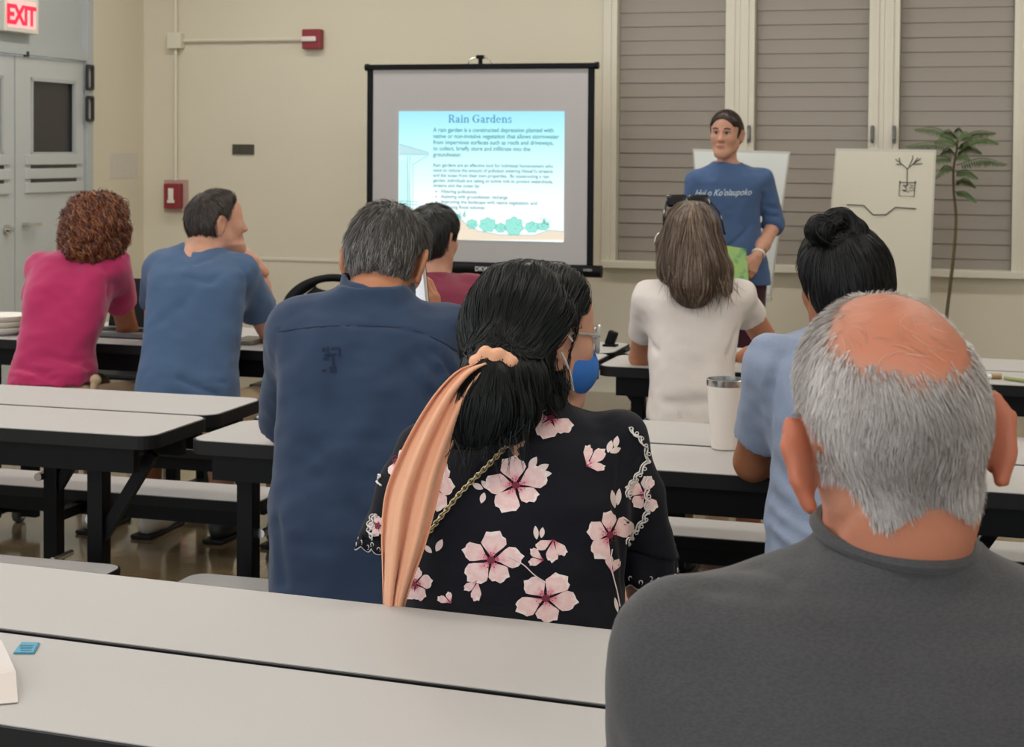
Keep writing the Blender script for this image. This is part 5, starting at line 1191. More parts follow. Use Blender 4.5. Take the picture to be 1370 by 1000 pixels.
    o = solid('scarf_tail', (np.array(V), np.array(Q)), M_pe, root); md = o.modifiers.new('thick', 'SOLIDIFY'); md.thickness = .002
    # face mask, ear loops and clear glasses
    mk = Fld(f.o - .12, f.o + .17, .003)
    mk.ell(f.p(0, .045, -.05), (.070 * c, .084 * c, .066 * c), f.R, 0); mk.ell(f.p(0, .045, -.05), (.063 * c, .077 * c, .060 * c), f.R, 0, 'sub')
    mk.cut(f.p(0, .022, 0), f.v(0, -1, 0)); mk.cut(f.p(0, .08, -.005), f.v(0, .3, 1)); mk.cut(f.p(0, .05, -.112), f.v(0, 0, -1)); mo = solid('face_mask', mk.nets(), mat('royal_blue_mask', hexc('#2F6FC4'), .7, var=.05), root)
    for z0, z1 in ((-.018, .018), (-.09, -.022)):
        wb_build(MB().tube(smooth_path([f.p(.058, .045, z0), f.p(.077, .018, (z0 + z1) / 2), f.p(.092, -.016, z1)], 6), .0022, 6), 'ear_loop', mat('white_elastic', hexc('#E8E4DF'), .7), mo)
    M_cl = mat('clear_acrylic', hexc('#D8DAD6'), .12, var=.1, trans=.55)
    g = MB()
    for s_ in (-1, 1):
        ring_ = [f.p(s_ * .034 + .027 * math.cos(a), .112 - .012 * abs(math.cos(a)) - (.012 if s_ * math.cos(a) > 0 else 0) * abs(math.cos(a)), .008 + .024 * math.sin(a)) for a in np.linspace(0, 6.283, 25)]
        g.tube(np.array(ring_), .0045, 6)
    g.tube([f.p(-.01, .117, .012), f.p(.01, .117, .012)], .003, 6)
    for s_ in (-1, 1): g.tube(smooth_path([f.p(s_ * .062, .092, .014), f.p(s_ * .076, .04, .014), f.p(s_ * .082, -.01, .012)], 5), .0028, 6)
    go = wb_build(g, 'eyeglasses', M_cl, root)
    for s_ in (-1, 1):
        V = [f.p(s_ * .034 + .026 * math.cos(a), .111 - .022 * abs(math.cos(a)) * (1 if s_ * math.cos(a) > 0 else .5), .008 + .023 * math.sin(a)) for a in np.linspace(0, 6.283, 24, endpoint=False)]
        o = link('lens', mesh_py('lens', V, [tuple(range(24))]), mat('lens_glass', (.9, .92, .92), .05, var=0, trans=.9), go)
    # gold chain strap across the back
    path = smooth_path([(738, 537), (722, 555), (705, 573), (688, 589), (655, 622), (620, 657), (592, 691), (568, 725), (553, 752), (545, 775)], 12); pts = []
    for x, y in path:
        q = cast(x, y, .004)
        if q is None: q = px(x, y, Y - .08)
        pts.append(q)
    pts = np.array(pts); seg = np.r_[0, np.cumsum(np.linalg.norm(np.diff(pts, axis=0), axis=1))]; n_ = int(seg[-1] / .0072)
    lk = []
    for k in range(n_):
        sft = (k + .5) / n_ * seg[-1]; c_ = np.array([np.interp(sft, seg, pts[:, i]) for i in range(3)]); c2 = np.array([np.interp(min(seg[-1], sft + .002), seg, pts[:, i]) for i in range(3)]); t_ = unit(c2 - c_ + 1e-9); nn = unit(CAM - c_); b_ = unit(np.cross(t_, nn)); nn = np.cross(b_, t_)
        b2 = b_ if k % 2 == 0 else unit(b_ * .5 + nn * .85)
        lk.append(tube_np(np.array([c_ + .0062 * math.cos(a) * t_ + .0036 * math.sin(a) * b2 for a in np.linspace(0, 6.283, 11)]), .0012, 5))
    o = solid('chain_strap', join_np(*lk), mat('pale_gold', hexc('#D9C9A4'), .3, metal=.85, var=.05), root); o['kind'] = 'stuff'; o['label'] = 'pale gold chain strap worn diagonally across the back'
    make_lower(root, px(690, 850, Y) * A3(1, 1, 0), M_navyp, SKIN_A, M_shoe_d, r=.92, face=A3(math.sin(D(19)), math.cos(D(19)), 0), side=A3(math.cos(D(19)), -math.sin(D(19)), 0))
    # pale blue cloth beside her hand
    bl = MB(); q0 = px(840, 785, Y + .12); q1 = px(852, 835, Y + .12); bl.bar(q0, q1, .016, .004); o = wb_build(bl, 'blue_tie', mat('sky_blue_cloth', hexc('#7FB4E6'), .7), root)
floral()

# --- 6 woman in the white knit top
def whitewoman():
    Y = 5.12; root = person('woman in a white knit top with long brown hair and sunglasses on her head', px(925, 560, Y))
    rows = [(562, 865, 985, .125, -.02), (558, 864, 985, .12, -.02), (540, 866, 985, .12, -.01), (514, 869, 984, .12, 0), (481, 866, 983, .12, .03), (455, 868, 986, .12, .05), (430, 864, 990, .12, .07), (410, 858, 996, .12, .08), (396, 857, 1002, .115, .09), (387, 861, 998, .105, .1), (380, 870, 988, .09, .1), (375, 882, 974, .075, .1), (370, 895, 960, .06, .1)]
    sh = px(988, 397, Y + .09); el = px(1034, 470, Y + .3); hem = sh + (el - sh) * .36; hd = px(990, 480, Y + .42)
    shl = px(866, 400, Y + .09); ell_ = px(857, 478, Y + .32); heml = shl + (ell_ - shl) * .58
    F, R_ = shirt_field(rows, Y, n=2.5, h=.007, sleeves=[([sh, hem], [.054, .058], None), ([shl, heml], [.05, .05], None)], wr=.005, seed=41.0, folds=[([px(868, 455, Y), px(880, 470, Y)], .01, .01), ([px(985, 445, Y), px(975, 475, Y)], .01, .01), ([px(866, 530, Y), px(900, 540, Y), px(950, 538, Y)], .015, .006)])
    so = solid('knit_top', F.nets(), cloth_mat('white_knit', '#E2D9D4', weave=500, bump=.5, var=.03), root)
    # ribbed hem
    zc = px(925, 557, Y - .02)
    rb = [];
    for k in range(44):
        x = 866 + k * (984 - 866) / 43; p0 = F.hit(px(x, 551, Y)); p1 = F.hit(px(x, 560, Y)); rb.append(tube_np([p0, p1], .0022, 5))
    o = solid('ribbed_hem', join_np(*rb), MATS['white_knit'], so); o['kind'] = 'stuff'
    f = Frame(px(926, 321, Y + .15), yaw=-6, pitch=-4, sc=.92)
    allp = np.array([sh, el, hd, shl, ell_, f.o]); B = Fld(allp.min(0) - .16, allp.max(0) + .16, .007); B.rings(R_, 0, 2.4, 0, inset=.02); head(B, f, px(926, 385, Y + .1), .05)
    B.chain([sh, el, el * .3 + hd * .7, hd], [.043, .038, .031, .024], .02); t2 = ell_ + A3(.12, .14, 0); B.chain([shl, ell_, t2], [.042, .036, .025], .02)
    solid('body', join_np(B.nets(), hand(hd, A3(-1, .4, 0), A3(0, 0, 1), -1, .93, 25, h=.005, fr=.023), hand(t2, A3(1, .5, 0), A3(0, 0, 1), 1, .93, 25, h=.005, fr=.023), *shins(px(925, 600, Y) * A3(1, 1, 0), .44, (.048, .05, .034))), SKIN_B, root)
    hx = Fld(f.o - A3(.2, .36, .3), f.o + .18, .006); c = f.sc
    hx.ell(f.p(0, -.016, .036), (.086 * c, .106 * c, .096 * c), f.R, 0); hx.ell(f.p(0, .03, .05), (.073 * c, .068 * c, .072 * c), f.R, .05)
    hx.chain([px(924, 315, Y + .08), px(926, 350, Y + .03), px(928, 380, Y - .03)], [.082, .082, .070], .04)
    hx.chain([px(895, 330, Y + .1), px(894, 365, Y + .04)], [.04, .03], .03); hx.chain([px(952, 330, Y + .1), px(960, 365, Y + .02), px(972, 388, Y - .02)], [.04, .036, .016], .03); hx.chain([px(934, 362, Y - .03), px(934, 398, Y - .06)], [.055, .014], .03)
    hx.ell(f.p(0, .125, -.035), (.075, .075, .12), f.R, .01, 'sub'); hx.ell(f.p(0, .06, -.13), (.045, .07, .08), f.R, .01, 'sub')
    hx.noise(.005, 26, 1.0, (1, 1, .2)); hx.noise(.0025, 70, 2.0, (1, 1, .15)); hx.prep()
    def dirf(P, t): v = np.c_[(P[:, 0] - f.o[0]) * 1.2, -.3 * np.ones(len(P)), -np.ones(len(P))]; return v
    hair_obj(root, hx, hair_mat('long_brown_hair', [(0, '#2A201B'), (.5, '#574539'), (.8, '#7C6654'), (1, '#A08B78')], .4), 4200, 16, .0125, dirf, lambda t, lf: .001 + .006 * lf * t, .0017, base=.3, jit=.06)
    wisps(root, hair_mat('brown_wisps', [(0, '#3A2C24'), (.5, '#6B5545'), (1, '#A08B78')], .4), [px(x, y, Y - .06) for x, y in ((900, 372), (915, 378), (930, 384), (945, 384), (960, 380), (972, 378))], 420, .06, A3(.05, 0, -1), .014, .0015)
    # sunglasses pushed up on the head
    sg = MB(); M_sg = mat('black_glossy_plastic', (.012, .012, .014), .2, var=.1)
    for s_ in (-1, 1): sg.box(f.p(s_ * .040, .062, .138), (.068, .016, .045), rot=Matrix(f.R.tolist()) @ Matrix.Rotation(D(-38), 3, 'X'), bev=.006)
    sg.bar(f.p(-.012, .068, .146), f.p(.012, .068, .146), .008)
    go = wb_build(sg, 'sunglasses', M_sg, root)
    for s_ in (-1, 1): wb_build(MB().tube(smooth_path([f.p(s_ * .078, .06, .135), f.p(s_ * .1, .0, .085), f.p(s_ * .106, -.045, .02)], 6), .0042, 6), 'temple_arm', M_sg, go)
    make_lower(root, px(925, 600, Y) * A3(1, 1, 0), M_jean, SKIN_B, M_shoe_d, shorts=True, r=.98, hem=.45, thigh=.44)
    er = MB().tube(np.array([px(883, 326, Y + .12) + .034 * A3(math.cos(a) * .5, 0, math.sin(a)) for a in np.linspace(0, 6.283, 20)]), .002, 6); wb_build(er, 'hoop_earring', M_steel, root)
whitewoman()

# --- 7 person in the pale blue T-shirt with a bun
def paleblue():
    Y = 3.30; root = person('person in a pale blue T-shirt with black hair in a top bun', px(1120, 740, Y))
    rows = [(800, 1020, 1235, .13, -.02), (760, 1024, 1235, .13, -.01), (735, 1026, 1232, .13, 0), (700, 1022, 1230, .13, .01), (660, 1029, 1228, .125, .03), (620, 1030, 1228, .12, .05), (580, 1026, 1232, .12, .07), (540, 1018, 1240, .12, .09), (510, 1012, 1246, .115, .1), (485, 1014, 1245, .11, .11), (470, 1020, 1238, .105, .12), (459, 1030, 1226, .1, .12), (452, 1044, 1210, .09, .12), (446, 1064, 1190, .075, .12), (440, 1084, 1172, .06, .12)]
    sh = px(1030, 490, Y + .1); el = px(1008, 618, Y + .24); hem = sh + (el - sh) * .74; hd = px(1080, 600, Y + .42)
    shr = px(1228, 490, Y + .1); er = px(1245, 615, Y + .24); hemr = shr + (er - shr) * .74
    F, R_ = shirt_field(rows, Y, n=2.5, h=.007, sleeves=[([sh, hem], [.058, .056], None), ([shr, hemr], [.058, .056], None)], wr=.006, seed=51.0,
        folds=[([px(1030, 660, Y), px(1060, 690, Y), px(1085, 700, Y)], .012, .012), ([px(1026, 690, Y), px(1060, 715, Y), px(1080, 728, Y)], .012, .012), ([px(1026, 715, Y), px(1050, 738, Y)], .012, .012), ([px(1035, 620, Y), px(1070, 660, Y)], .014, .009), ([px(1028, 590, Y), px(1032, 520, Y), px(1045, 480, Y)], .012, .010)])
    solid('shirt', F.nets(), cloth_mat('pale_blue_cotton', '#8F9CB5', heather=.12), root)
    f = Frame(px(1128, 385, Y + .16), yaw=-14, pitch=-6, sc=.95)
    allp = np.array([sh, el, hd, shr, er, f.o]); B = Fld(allp.min(0) - .16, allp.max(0) + .16, .007); B.rings(R_, 0, 2.4, 0, inset=.02); head(B, f, px(1128, 462, Y + .12), .052)
    B.chain([sh, el, el * .3 + hd * .7, hd], [.046, .04, .032, .025], .02); t2 = er + A3(-.1, .2, 0); B.chain([shr, er, t2], [.046, .04, .026], .02)
    solid('body', join_np(B.nets(), hand(hd, A3(.8, .5, 0), A3(0, 0, 1), 1, .95, 25, h=.005, fr=.024), hand(t2, A3(-.8, .5, 0), A3(0, 0, 1), -1, .95, 25, h=.005, fr=.024)), SKIN_C, root)
    c = f.sc
    def ex(F_): F_.ell(f.p(0, -.05, -.03), (.07 * c, .06 * c, .07 * c), f.R, .04)
    hx = cap_hair(f, .016, (.06, .09), -.098, lump=.003, seed=12.0, ear=False, extra=ex, side_y=.05)
    hm = hair_mat('jet_black_hair', [(0, '#050506'), (.6, '#0D0D0F'), (1, '#242428')], .42, .28)
    bun = px(1120, 312, Y + .12)
    def dirf(P, t): v = bun - P; v /= np.linalg.norm(v, axis=1)[:, None] + 1e-6; return v + A3(0, 0, .2)
    hair_obj(root, hx, hm, 4200, 12, .009, dirf, lambda t, lf: .0008 + .004 * lf * t, .0015, base=.25, jit=.12)
    bx = Fld(bun - .12, bun + .12, .005)
    for (x, y, r) in ((1099, 308, .036), (1121, 297, .034), (1143, 311, .030), (1114, 316, .036), (1147, 326, .030), (1100, 326, .032), (1126, 328, .040), (1132, 304, .030)): bx.ell(px(x, y, Y + .12 + random.uniform(-.02, .02)), (r * .86, r * .8, r * .74), None, .003)
    bx.noise(.005, 40, 1.0); bx.prep()
    def swirl(P, t): v = P - bun; return np.c_[-v[:, 2], .3 * v[:, 1], v[:, 0]] + .01
    hair_obj(root, bx, hm, 1500, 12, .007, swirl, lambda t, lf: .001 + .005 * lf, .0016, base=.25, jit=.01, name='hair_bun')
    # stray wisps
    sd = px(1150, 300, Y + .1)
    make_lower(root, px(1128, 800, Y) * A3(1, 1, 0), M_jean, SKIN_C, M_shoe_d, r=1.05)
paleblue()

# --- 8 balding man in the grey T-shirt
def baldman():
    Y = 1.47; root = person('balding grey-haired man in a charcoal grey T-shirt, seated with his back turned', px(1195, 1100, Y))
    rows = [(1680, 900, 1500, .15, -.02), (1500, 890, 1505, .15, -.02), (1200, 868, 1530, .14, .0), (1050, 852, 1546, .135, .02), (960, 847, 1552, .13, .03), (900, 847, 1554, .125, .04), (862, 850, 1550, .12, .05), (838, 860, 1538, .112, .05), (818, 880, 1515, .105, .055), (802, 906, 1488, .1, .06), (788, 940, 1455, .095, .06), (774, 980, 1415, .088, .065), (760, 1020, 1378, .082, .065), (746, 1062, 1345, .088, .07), (736, 1080, 1325, .088, .07), (726, 1092, 1312, .087, .07), (720, 1096, 1306, .087, .07)]
    sh = px(905, 880, Y + .05); el = px(880, 1180, Y + .2); shr = px(1490, 880, Y + .05); er = px(1530, 1180, Y + .2); hem = sh * .4 + el * .6; hemr = shr * .4 + er * .6
    F, R_ = shirt_field(rows, Y, n=2.4, h=.006, sleeves=[([sh, hem], [.058, .066], None), ([shr, hemr], [.058, .066], None)], wr=.003, seed=61.0, smooth=.008,
        folds=[([px(1010, 762, Y), px(1060, 775, Y), px(1110, 800, Y)], .012, .004), ([px(960, 790, Y), px(1040, 800, Y)], .012, .003), ([px(1330, 760, Y), px(1290, 790, Y)], .012, .004), ([px(900, 860, Y), px(980, 900, Y), px(1050, 960, Y)], .03, .005), ([px(1120, 860, Y), px(1200, 880, Y), px(1300, 860, Y)], .03, .003)])
    so = solid('shirt', F.nets(), cloth_mat('charcoal_jersey', '#4A494B', weave=700, heather=.35, var=.05), root)
    f = Frame(px(1193, 573, Y + .055), yaw=-4, pitch=-7, roll=-7, sc=.985)
    nk = px(1200, 735, Y + .06)
    allp = np.array([sh, el, shr, er, f.o]); B = Fld(allp.min(0) - .16, allp.max(0) + .16, .005); B.rings(R_, 0, 2.4, 0, inset=.016)
    head(B, f, nk, .066, wide=1.0, ear_out=42, ear_s=1.2, neck_k=.012, ear_z=-.026)
    B.ell(f.p(0, -.034, -.075), (.052, .03, .045), f.R, .03)
    B.chain([sh, el, el + A3(.2, .25, .05)], [.052, .044, .028], .02); B.chain([shr, er, er + A3(-.2, .25, .05)], [.052, .044, .028], .02)
    B.fold([B.hit(px(1110, 708, Y)), B.hit(px(1135, 690, Y)), B.hit(px(1150, 676, Y))], .006, .004); B.fold([B.hit(px(1105, 722, Y)), B.hit(px(1130, 706, Y))], .006, .003)
    VQ = join_np(B.nets(), hand(el + A3(.2, .25, .05), A3(.8, .6, 0), A3(0, 0, 1), 1, 1.0, 30, h=.004, fr=.027), hand(er + A3(-.2, .25, .05), A3(-.8, .6, 0), A3(0, 0, 1), -1, 1.0, 30, h=.004, fr=.027))
    V = VQ[0]
    d0 = unit(A3(.16, -.72, 1.0)); cc = A3(0, -.016, .036)
    def masks(P):
        q = (P - f.o) @ f.R / f.sc; v = q - cc; r_ = np.linalg.norm(v, axis=1); ang = np.degrees(np.arccos(np.clip(v @ d0 / (r_ + 1e-9), -1, 1)))
        n1 = vnoise(q[:, 0] * 45, q[:, 1] * 45, q[:, 2] * 45) * 5
        hair_ = np.clip((ang + n1 - 42) / 22, 0, 1)
        hair_ *= np.clip((.030 - q[:, 1]) / .02, 0, 1)                                   # nothing on the face
        nape = -.080 + .012 * np.cos(q[:, 0] * 60)
        hair_ *= np.clip((q[:, 2] - nape) / .022, 0, 1)
        earz = ((np.abs(q[:, 0]) > .075) & (q[:, 2] < .012) & (q[:, 1] > -.045)) | ((np.abs(q[:, 0]) > .081) & (q[:, 2] < .03)); hair_ = np.where(earz, 0, hair_)
        hair_ *= np.clip((.074 - np.clip(-.03 - q[:, 2], 0, 1) * .45 - np.abs(q[:, 0] - .004)) / .012 + np.where(q[:, 2] > -.03, 9, 0), 0, 1)
        near = r_ < .17
        red = np.where(near, np.clip((58 - ang) / 18, 0, 1) * .55, 0); red = np.maximum(red, np.where((np.abs(q[:, 0]) > .083) & near, .8, 0)); red = np.maximum(red, np.where((q[:, 2] < -.07), .35, 0))  # ruddy crown and neck; ears reddened to stand in for light through them
        return np.where(near, hair_, 0), red
    hm, rd = masks(V)
    solid('body', VQ, skin_mat('skin_ruddy_backlit_ears', '#C4876C', hair='#8C817B', redden='#B4654A'), root, scalp=hm * .75, red=rd)
    B.prep()
    near = np.linalg.norm(V - f.o, axis=1) < .2; cand = V[near & (hm > .05)]; hmc = hm[near & (hm > .05)]
    cand = cand[np.random.rand(len(cand)) < np.clip(hmc * 1.2, .06, 1)]
    dn = f.v(0, -.15, -1); crown = f.p(.012, -.05, .118)
    def dirf(P, t):
        v = P - crown; v /= np.linalg.norm(v, axis=1)[:, None] + 1e-9; q = (P - f.o) @ f.R
        sw = np.outer(np.sin(q[:, 2] * 55 + q[:, 0] * 40), f.R[:, 0]) * .45
        return v * .8 + dn * .9 + sw
    def rnd(sd):
        q = (sd - f.o) @ f.R / f.sc; n1 = vnoise(q[:, 0] * 22 + 5, q[:, 1] * 22, q[:, 2] * 14); side = np.clip(np.abs(q[:, 0]) / .075, 0, 1) ** 2
        return np.clip(.46 + .25 * side + .22 * n1 + .3 * (np.random.rand(len(sd)) - .5), 0, 1)
    o = hair_obj(root, B, hair_mat('silver_crop', [(0, '#5F5853'), (.35, '#8F8782'), (.65, '#BDB5B1'), (1, '#EDE7E4')], .4, .5, nz=.12), 22000, 6, lambda sd: .0034 * (.3 + .7 * masks(sd)[0]), dirf, lambda t, lf: .0006 + .0055 * t * (.3 + .7 * lf), .0007, base=.5, jit=.16, rnd=rnd, hull=False, seeds=cand)
    # thin hairs over the crown
    cr = V[near & (hm < .3) & (((V - f.o) @ f.R)[:, 2] > .05)]
    hair_obj(root, B, hair_mat('thin_crown_hair', [(0, '#A8755C'), (1, '#C79E88')], .5), 260, 6, .004, lambda P, t: np.c_[np.sin(P[:, 2] * 90), np.cos(P[:, 0] * 80), -.4 * np.ones(len(P))], lambda t, lf: .0006 + .003 * t, .0006, base=.5, jit=.4, hull=False, seeds=cr, name='crown_hair')
    # ribbed collar
    col = []
    for a in np.linspace(0, 2 * math.pi, 60):
        col.append(nk + A3(.0725 * math.cos(a), .0895 * math.sin(a) + .010, .012 + .008 * math.sin(a) - .006 * math.cos(a)))
    wb_build(MB().tube(np.array(col), .0065, 8), 'collar', MATS['charcoal_jersey'], root)
    make_lower(root, px(1195, 1700, Y) * A3(1, 1, 0), M_navyp, SKIN_A, M_shoe_d, r=1.1, face=A3(math.sin(D(19)), math.cos(D(19)), 0), side=A3(math.cos(D(19)), -math.sin(D(19)), 0))
baldman()

# --- 9 the presenter
def presenter():
    Y = 8.1; root = person('standing woman in a blue long-sleeved T-shirt presenting with a green booklet', px(972, 400, Y))
    rows = [(380, 931, 1031, .105, 0), (366, 930, 1030, .105, 0), (350, 931, 1027, .105, 0), (330, 933, 1021, .10, 0), (310, 934, 1018, .098, 0), (290, 933, 1017, .10, 0), (272, 931, 1018, .105, 0), (255, 928, 1022, .105, 0), (243, 926, 1026, .1, 0), (235, 929, 1024, .09, 0), (228, 936, 1015, .075, 0), (222, 946, 1001, .062, .0), (217, 954, 992, .05, 0)]
    sh = px(1022, 240, Y); el = px(1036, 300, Y + .03); wr_ = px(1013, 343, Y - .12); cuff = el + (wr_ - el) * .12
    shl = px(931, 241, Y); ell_ = px(924, 300, Y + .0); wl = px(958, 345, Y - .14); cuffl = ell_ + (wl - ell_) * .15
    F, R_ = shirt_field(rows, Y, n=2.4, h=.007, sleeves=[([sh, el, cuff], [.056, .05, .047], None), ([shl, ell_, cuffl], [.056, .05, .047], None)], wr=.006, seed=71.0, k=.03,
        folds=[([px(1005, 300, Y), px(990, 318, Y), px(975, 330, Y)], .012, .008), ([px(1012, 318, Y), px(1000, 345, Y)], .012, .006), ([px(1025, 275, Y), px(1040, 280, Y)], .01, .008), ([px(1026, 288, Y), px(1041, 290, Y)], .01, .008), ([px(950, 235, Y), px(946, 225, Y)], .006, .005), ([px(1018, 300, Y), px(1020, 260, Y)], .01, .008)])
    so = solid('shirt', F.nets(), cloth_mat('denim_blue_jersey', '#4A628A'), root)
    f = Frame(px(972, 181, Y - .01), yaw=180 + 24, pitch=1, roll=-2, sc=.94)
    B = Fld(f.o - A3(.35, .3, .95), f.o + A3(.35, .25, .2), .005)
    B.rings(R_, 0, 2.4, 0, inset=.02); head(B, f, px(973, 234, Y + .02), .048, ear_s=.95, wide=.93)
    B.chain([sh, el, el * .35 + wr_ * .65, wr_], [.042, .038, .033, .025], .02); B.chain([shl, ell_, wl], [.042, .038, .025], .02)
    H = hand(wr_, px(1000, 368, Y - .16) - wr_, A3(.5, -.8, .35), -1, .95, (38, 40, 42, 48), thumb=(.2, .5), h=.0035, fr=.024)
    H2 = hand(wl, px(970, 368, Y - .16) - wl, A3(-.5, -.8, .3), 1, .95, 45, h=.004, fr=.024)
    solid('body', join_np(B.nets(), H, H2), SKIN_A, root)
    # features
    M_eye = mat('eye_white', hexc('#D9D2CB'), .3, var=.02); M_iris = mat('dark_iris', (.03, .02, .015), .2, var=.1); M_brow = mat('brow_brown', hexc('#33201A'), .8); M_lip = mat('lip', hexc('#9C5350'), .5)
    for s_ in (-1, 1):
        e = wb_build(MB().sph(f.p(s_ * .029, .0845, .008), .0120 * f.sc, 16), 'eye', M_eye, root); wb_build(MB().sph(f.p(s_ * .029, .0905, .008), .0082 * f.sc, 12), 'iris', M_iris, e)
        wb_build(MB().tube(smooth_path([f.p(s_ * .014, .1005, .029), f.p(s_ * .030, .0985, .0335), f.p(s_ * .047, .0865, .030)], 5), .0034, 6), 'eyebrow', M_brow, root)
        wb_build(MB().tube(smooth_path([f.p(s_ * .018, .092, .010), f.p(s_ * .031, .0965, .0165), f.p(s_ * .045, .086, .010)], 5), .0018, 6), 'eyelid', M_brow, root)
    wb_build(MB().tube(smooth_path([f.p(-.022, .0935, -.0625), f.p(-.008, .1022, -.0585), f.p(0, .1015, -.0600), f.p(.008, .1022, -.0585), f.p(.022, .0935, -.0625)], 5), [.0022] * 21, 6), 'upper_lip', M_lip, root)
    wb_build(MB().tube(smooth_path([f.p(-.020, .0935, -.065), f.p(0, .1000, -.070), f.p(.020, .0935, -.065)], 6), .0034, 6), 'lower_lip', M_lip, root)
    hx = cap_hair(f, .0065, (.084, .066), -.07, lump=.0012, seed=14.0, side_y=.036, wide=.93)
    hx.ell(f.p(-.012, -.112, .02), (.04, .036, .04), f.R, .02); hx.prep(); bn = f.p(0, -.13, .0)
    hair_obj(root, hx, hair_mat('dark_brown_tied_hair', [(0, '#17100D'), (.6, '#33241D'), (1, '#5A4438')], .38), 2600, 9, .010, lambda P, t: bn - P, lambda t, lf: .0008, .0016, base=.3, jit=.05)
    # script lettering across the chest
    bv = BVHTree.FromPolygons([v.co for v in so.data.vertices], [tuple(p_.vertices) for p_ in so.data.polygons])
    t_ = text_obj('shirt_lettering', "Hui o Ko'olaupoko", .05, mat('pale_script_print', hexc('#C9D8E6'), .8, var=0), None, Matrix.Identity(4), 0, 'LEFT', .0006, 1.0, .45)
    me = t_.data; co = np.array([v.co for v in me.vertices]); wd = co[:, 0].max(); out = []
    for x, y, z in co:
        pxx = 929 + (x / wd) * 77; pyy = 262.5 - y / .05 * 12.0 - (x / wd) * 1.5; d = Vector(ray(pxx, pyy)).normalized(); hit = bv.ray_cast(Vector(CAM), d); out.append(np.array(hit[0]) - np.array(d) * .003 if hit[0] else px(pxx, pyy, Y - .11))
    me.vertices.foreach_set('co', np.array(out, np.float32).ravel()); me.update(); t_.parent = so
    # trousers
    L_ = Fld(px(972, 400, Y) * A3(1, 1, 0) - A3(.25, .2, 0), px(972, 360, Y) * A3(1, 1, 0) + A3(.25, .2, .95), .008)
    hp = px(980, 375, Y)
    L_.ell(px(980, 372, Y), (.155, .1, .13), None, 0)
    for s_, kx in ((1, 1004), (-1, 962)):
        kn = px(kx, 462, Y); an = A3(kn[0] - s_ * .0, Y + .01, .08); L_.chain([px(980 + s_ * 22, 385, Y), kn, an], [.088, .064, .052], .03)
    wrinkle(L_, .003, 2.0); solid('trousers', L_.nets(), cloth_mat('maroon_trousers', '#3E1A28'), root)
    for kx in (1004, 962):
        kn = px(kx, 462, Y); B2 = Fld(A3(kn[0] - .1, Y - .28, 0), A3(kn[0] + .1, Y + .14, .16), .006); B2.chain([A3(kn[0], Y + .05, .045), A3(kn[0], Y - .06, .045), A3(kn[0], Y - .16, .035)], [.038, .042, .034], .03); B2.cone(A3(kn[0], Y, .12), A3(kn[0], Y, .05), .042, .045, .02); B2.cut(A3(0, 0, .002), A3(0, 0, -1)); solid('shoe', B2.nets(), M_shoe_d, root)
    # wrist band
    ax = unit(wr_ - el); pb = wr_ - ax * .02; u_ = unit(np.cross(ax, A3(0, 0, 1))); v_ = np.cross(ax, u_)
    for off, rr, m_ in ((0, .006, M_white), (-.022, .003, M_steel)): wb_build(MB().tube(np.array([pb + ax * off + .0305 * math.cos(a) * u_ + .027 * math.sin(a) * v_ for a in np.linspace(0, 6.283, 24)]), rr, 6), 'wristband', m_, root)
    # the green booklet
    def bk_mat():
        m = bpy.data.materials.new('green_leafy_cover'); m.use_nodes = True; N = m.node_tree.nodes; L = m.node_tree.links; b = N['Principled BSDF']; tc = N.new('ShaderNodeTexCoord'); no = N.new('ShaderNodeTexNoise'); no.inputs['Scale'].default_value = 14; no.inputs['Detail'].default_value = 5; L.new(tc.outputs['Object'], no.inputs['Vector'])
        cr = N.new('ShaderNodeValToRGB'); e = cr.color_ramp.elements; e[0].position = .34; e[0].color = (*hexc('#4E8A4A'), 1); e[1].position = .66; e[1].color = (*hexc('#B6D25A'), 1); q = e.new(.5); q.color = (*hexc('#A3CE86'), 1); L.new(no.outputs['Fac'], cr.inputs[0]); L.new(cr.outputs[0], b.inputs['Base Color']); b.inputs['Roughness'].default_value = .35; return m
    Yb = Y - .20; A_ = px(960, 327, Yb); B_ = px(998, 333, Yb); C_ = px(1003, 392, Yb); D_ = px(962, 392, Yb)
    bk = thing('green_booklet', 'bright green leafy booklet held in front of the standing presenter', 'booklet', (0, 0, 0))
    th = A3(0, .008, 0); V = [A_, B_, C_, D_, A_ + th, B_ + th, C_ + th, D_ + th]
    link('cover', mesh_py('cover', V, [(0, 1, 2, 3)[::-1], (4, 5, 6, 7)]), bk_mat(), bk)
    c0 = (A_ + B_ + C_ + D_) / 4; V2 = [c0 + (v - c0) * .985 + A3(0, .001 if i < 4 else -.001, 0) for i, v in enumerate(V)]
    link('pages', mesh_py('pages', V2, [(0, 1, 5, 4), (1, 2, 6, 5), (2, 3, 7, 6), (3, 0, 4, 7)]), M_white, bk)
presenter()
# ------------------------------------------------------------------ small things
def flat_at(x, y, z=TZ): return onz(x, y, z)
# tumbler
q = flat_at(971, 601); tb = thing('steel_tumbler', 'tall white tumbler with a bare steel rim on the middle table', 'tumbler', q)
rt_ = 26.5 / FPX * q[1]; rb_ = 19.5 / FPX * q[1]; ht = (601 - 508) / FPX * q[1] * 1.02
MB().lathe([(rb_ * .9, .001), (rb_, .004), (rb_ + (rt_ - rb_) * .35, ht * .35), (rt_ - .001, ht * .86), (rt_ - .001, ht * .905)], 40).build('cup_body', mat('white_powder_coat', hexc('#E9E1D8'), .4, var=.01), tb, smooth=True)
MB().lathe([(rt_ - .0006, ht * .905), (rt_, ht * .92), (rt_, ht * .995), (rt_ - .001, ht), (rt_ - .003, ht), (rt_ - .004, ht * .9), (rt_ - .010, ht * .5), (rt_ - .03, ht * .49)], 40).build('steel_rim', M_steel, tb, smooth=True)
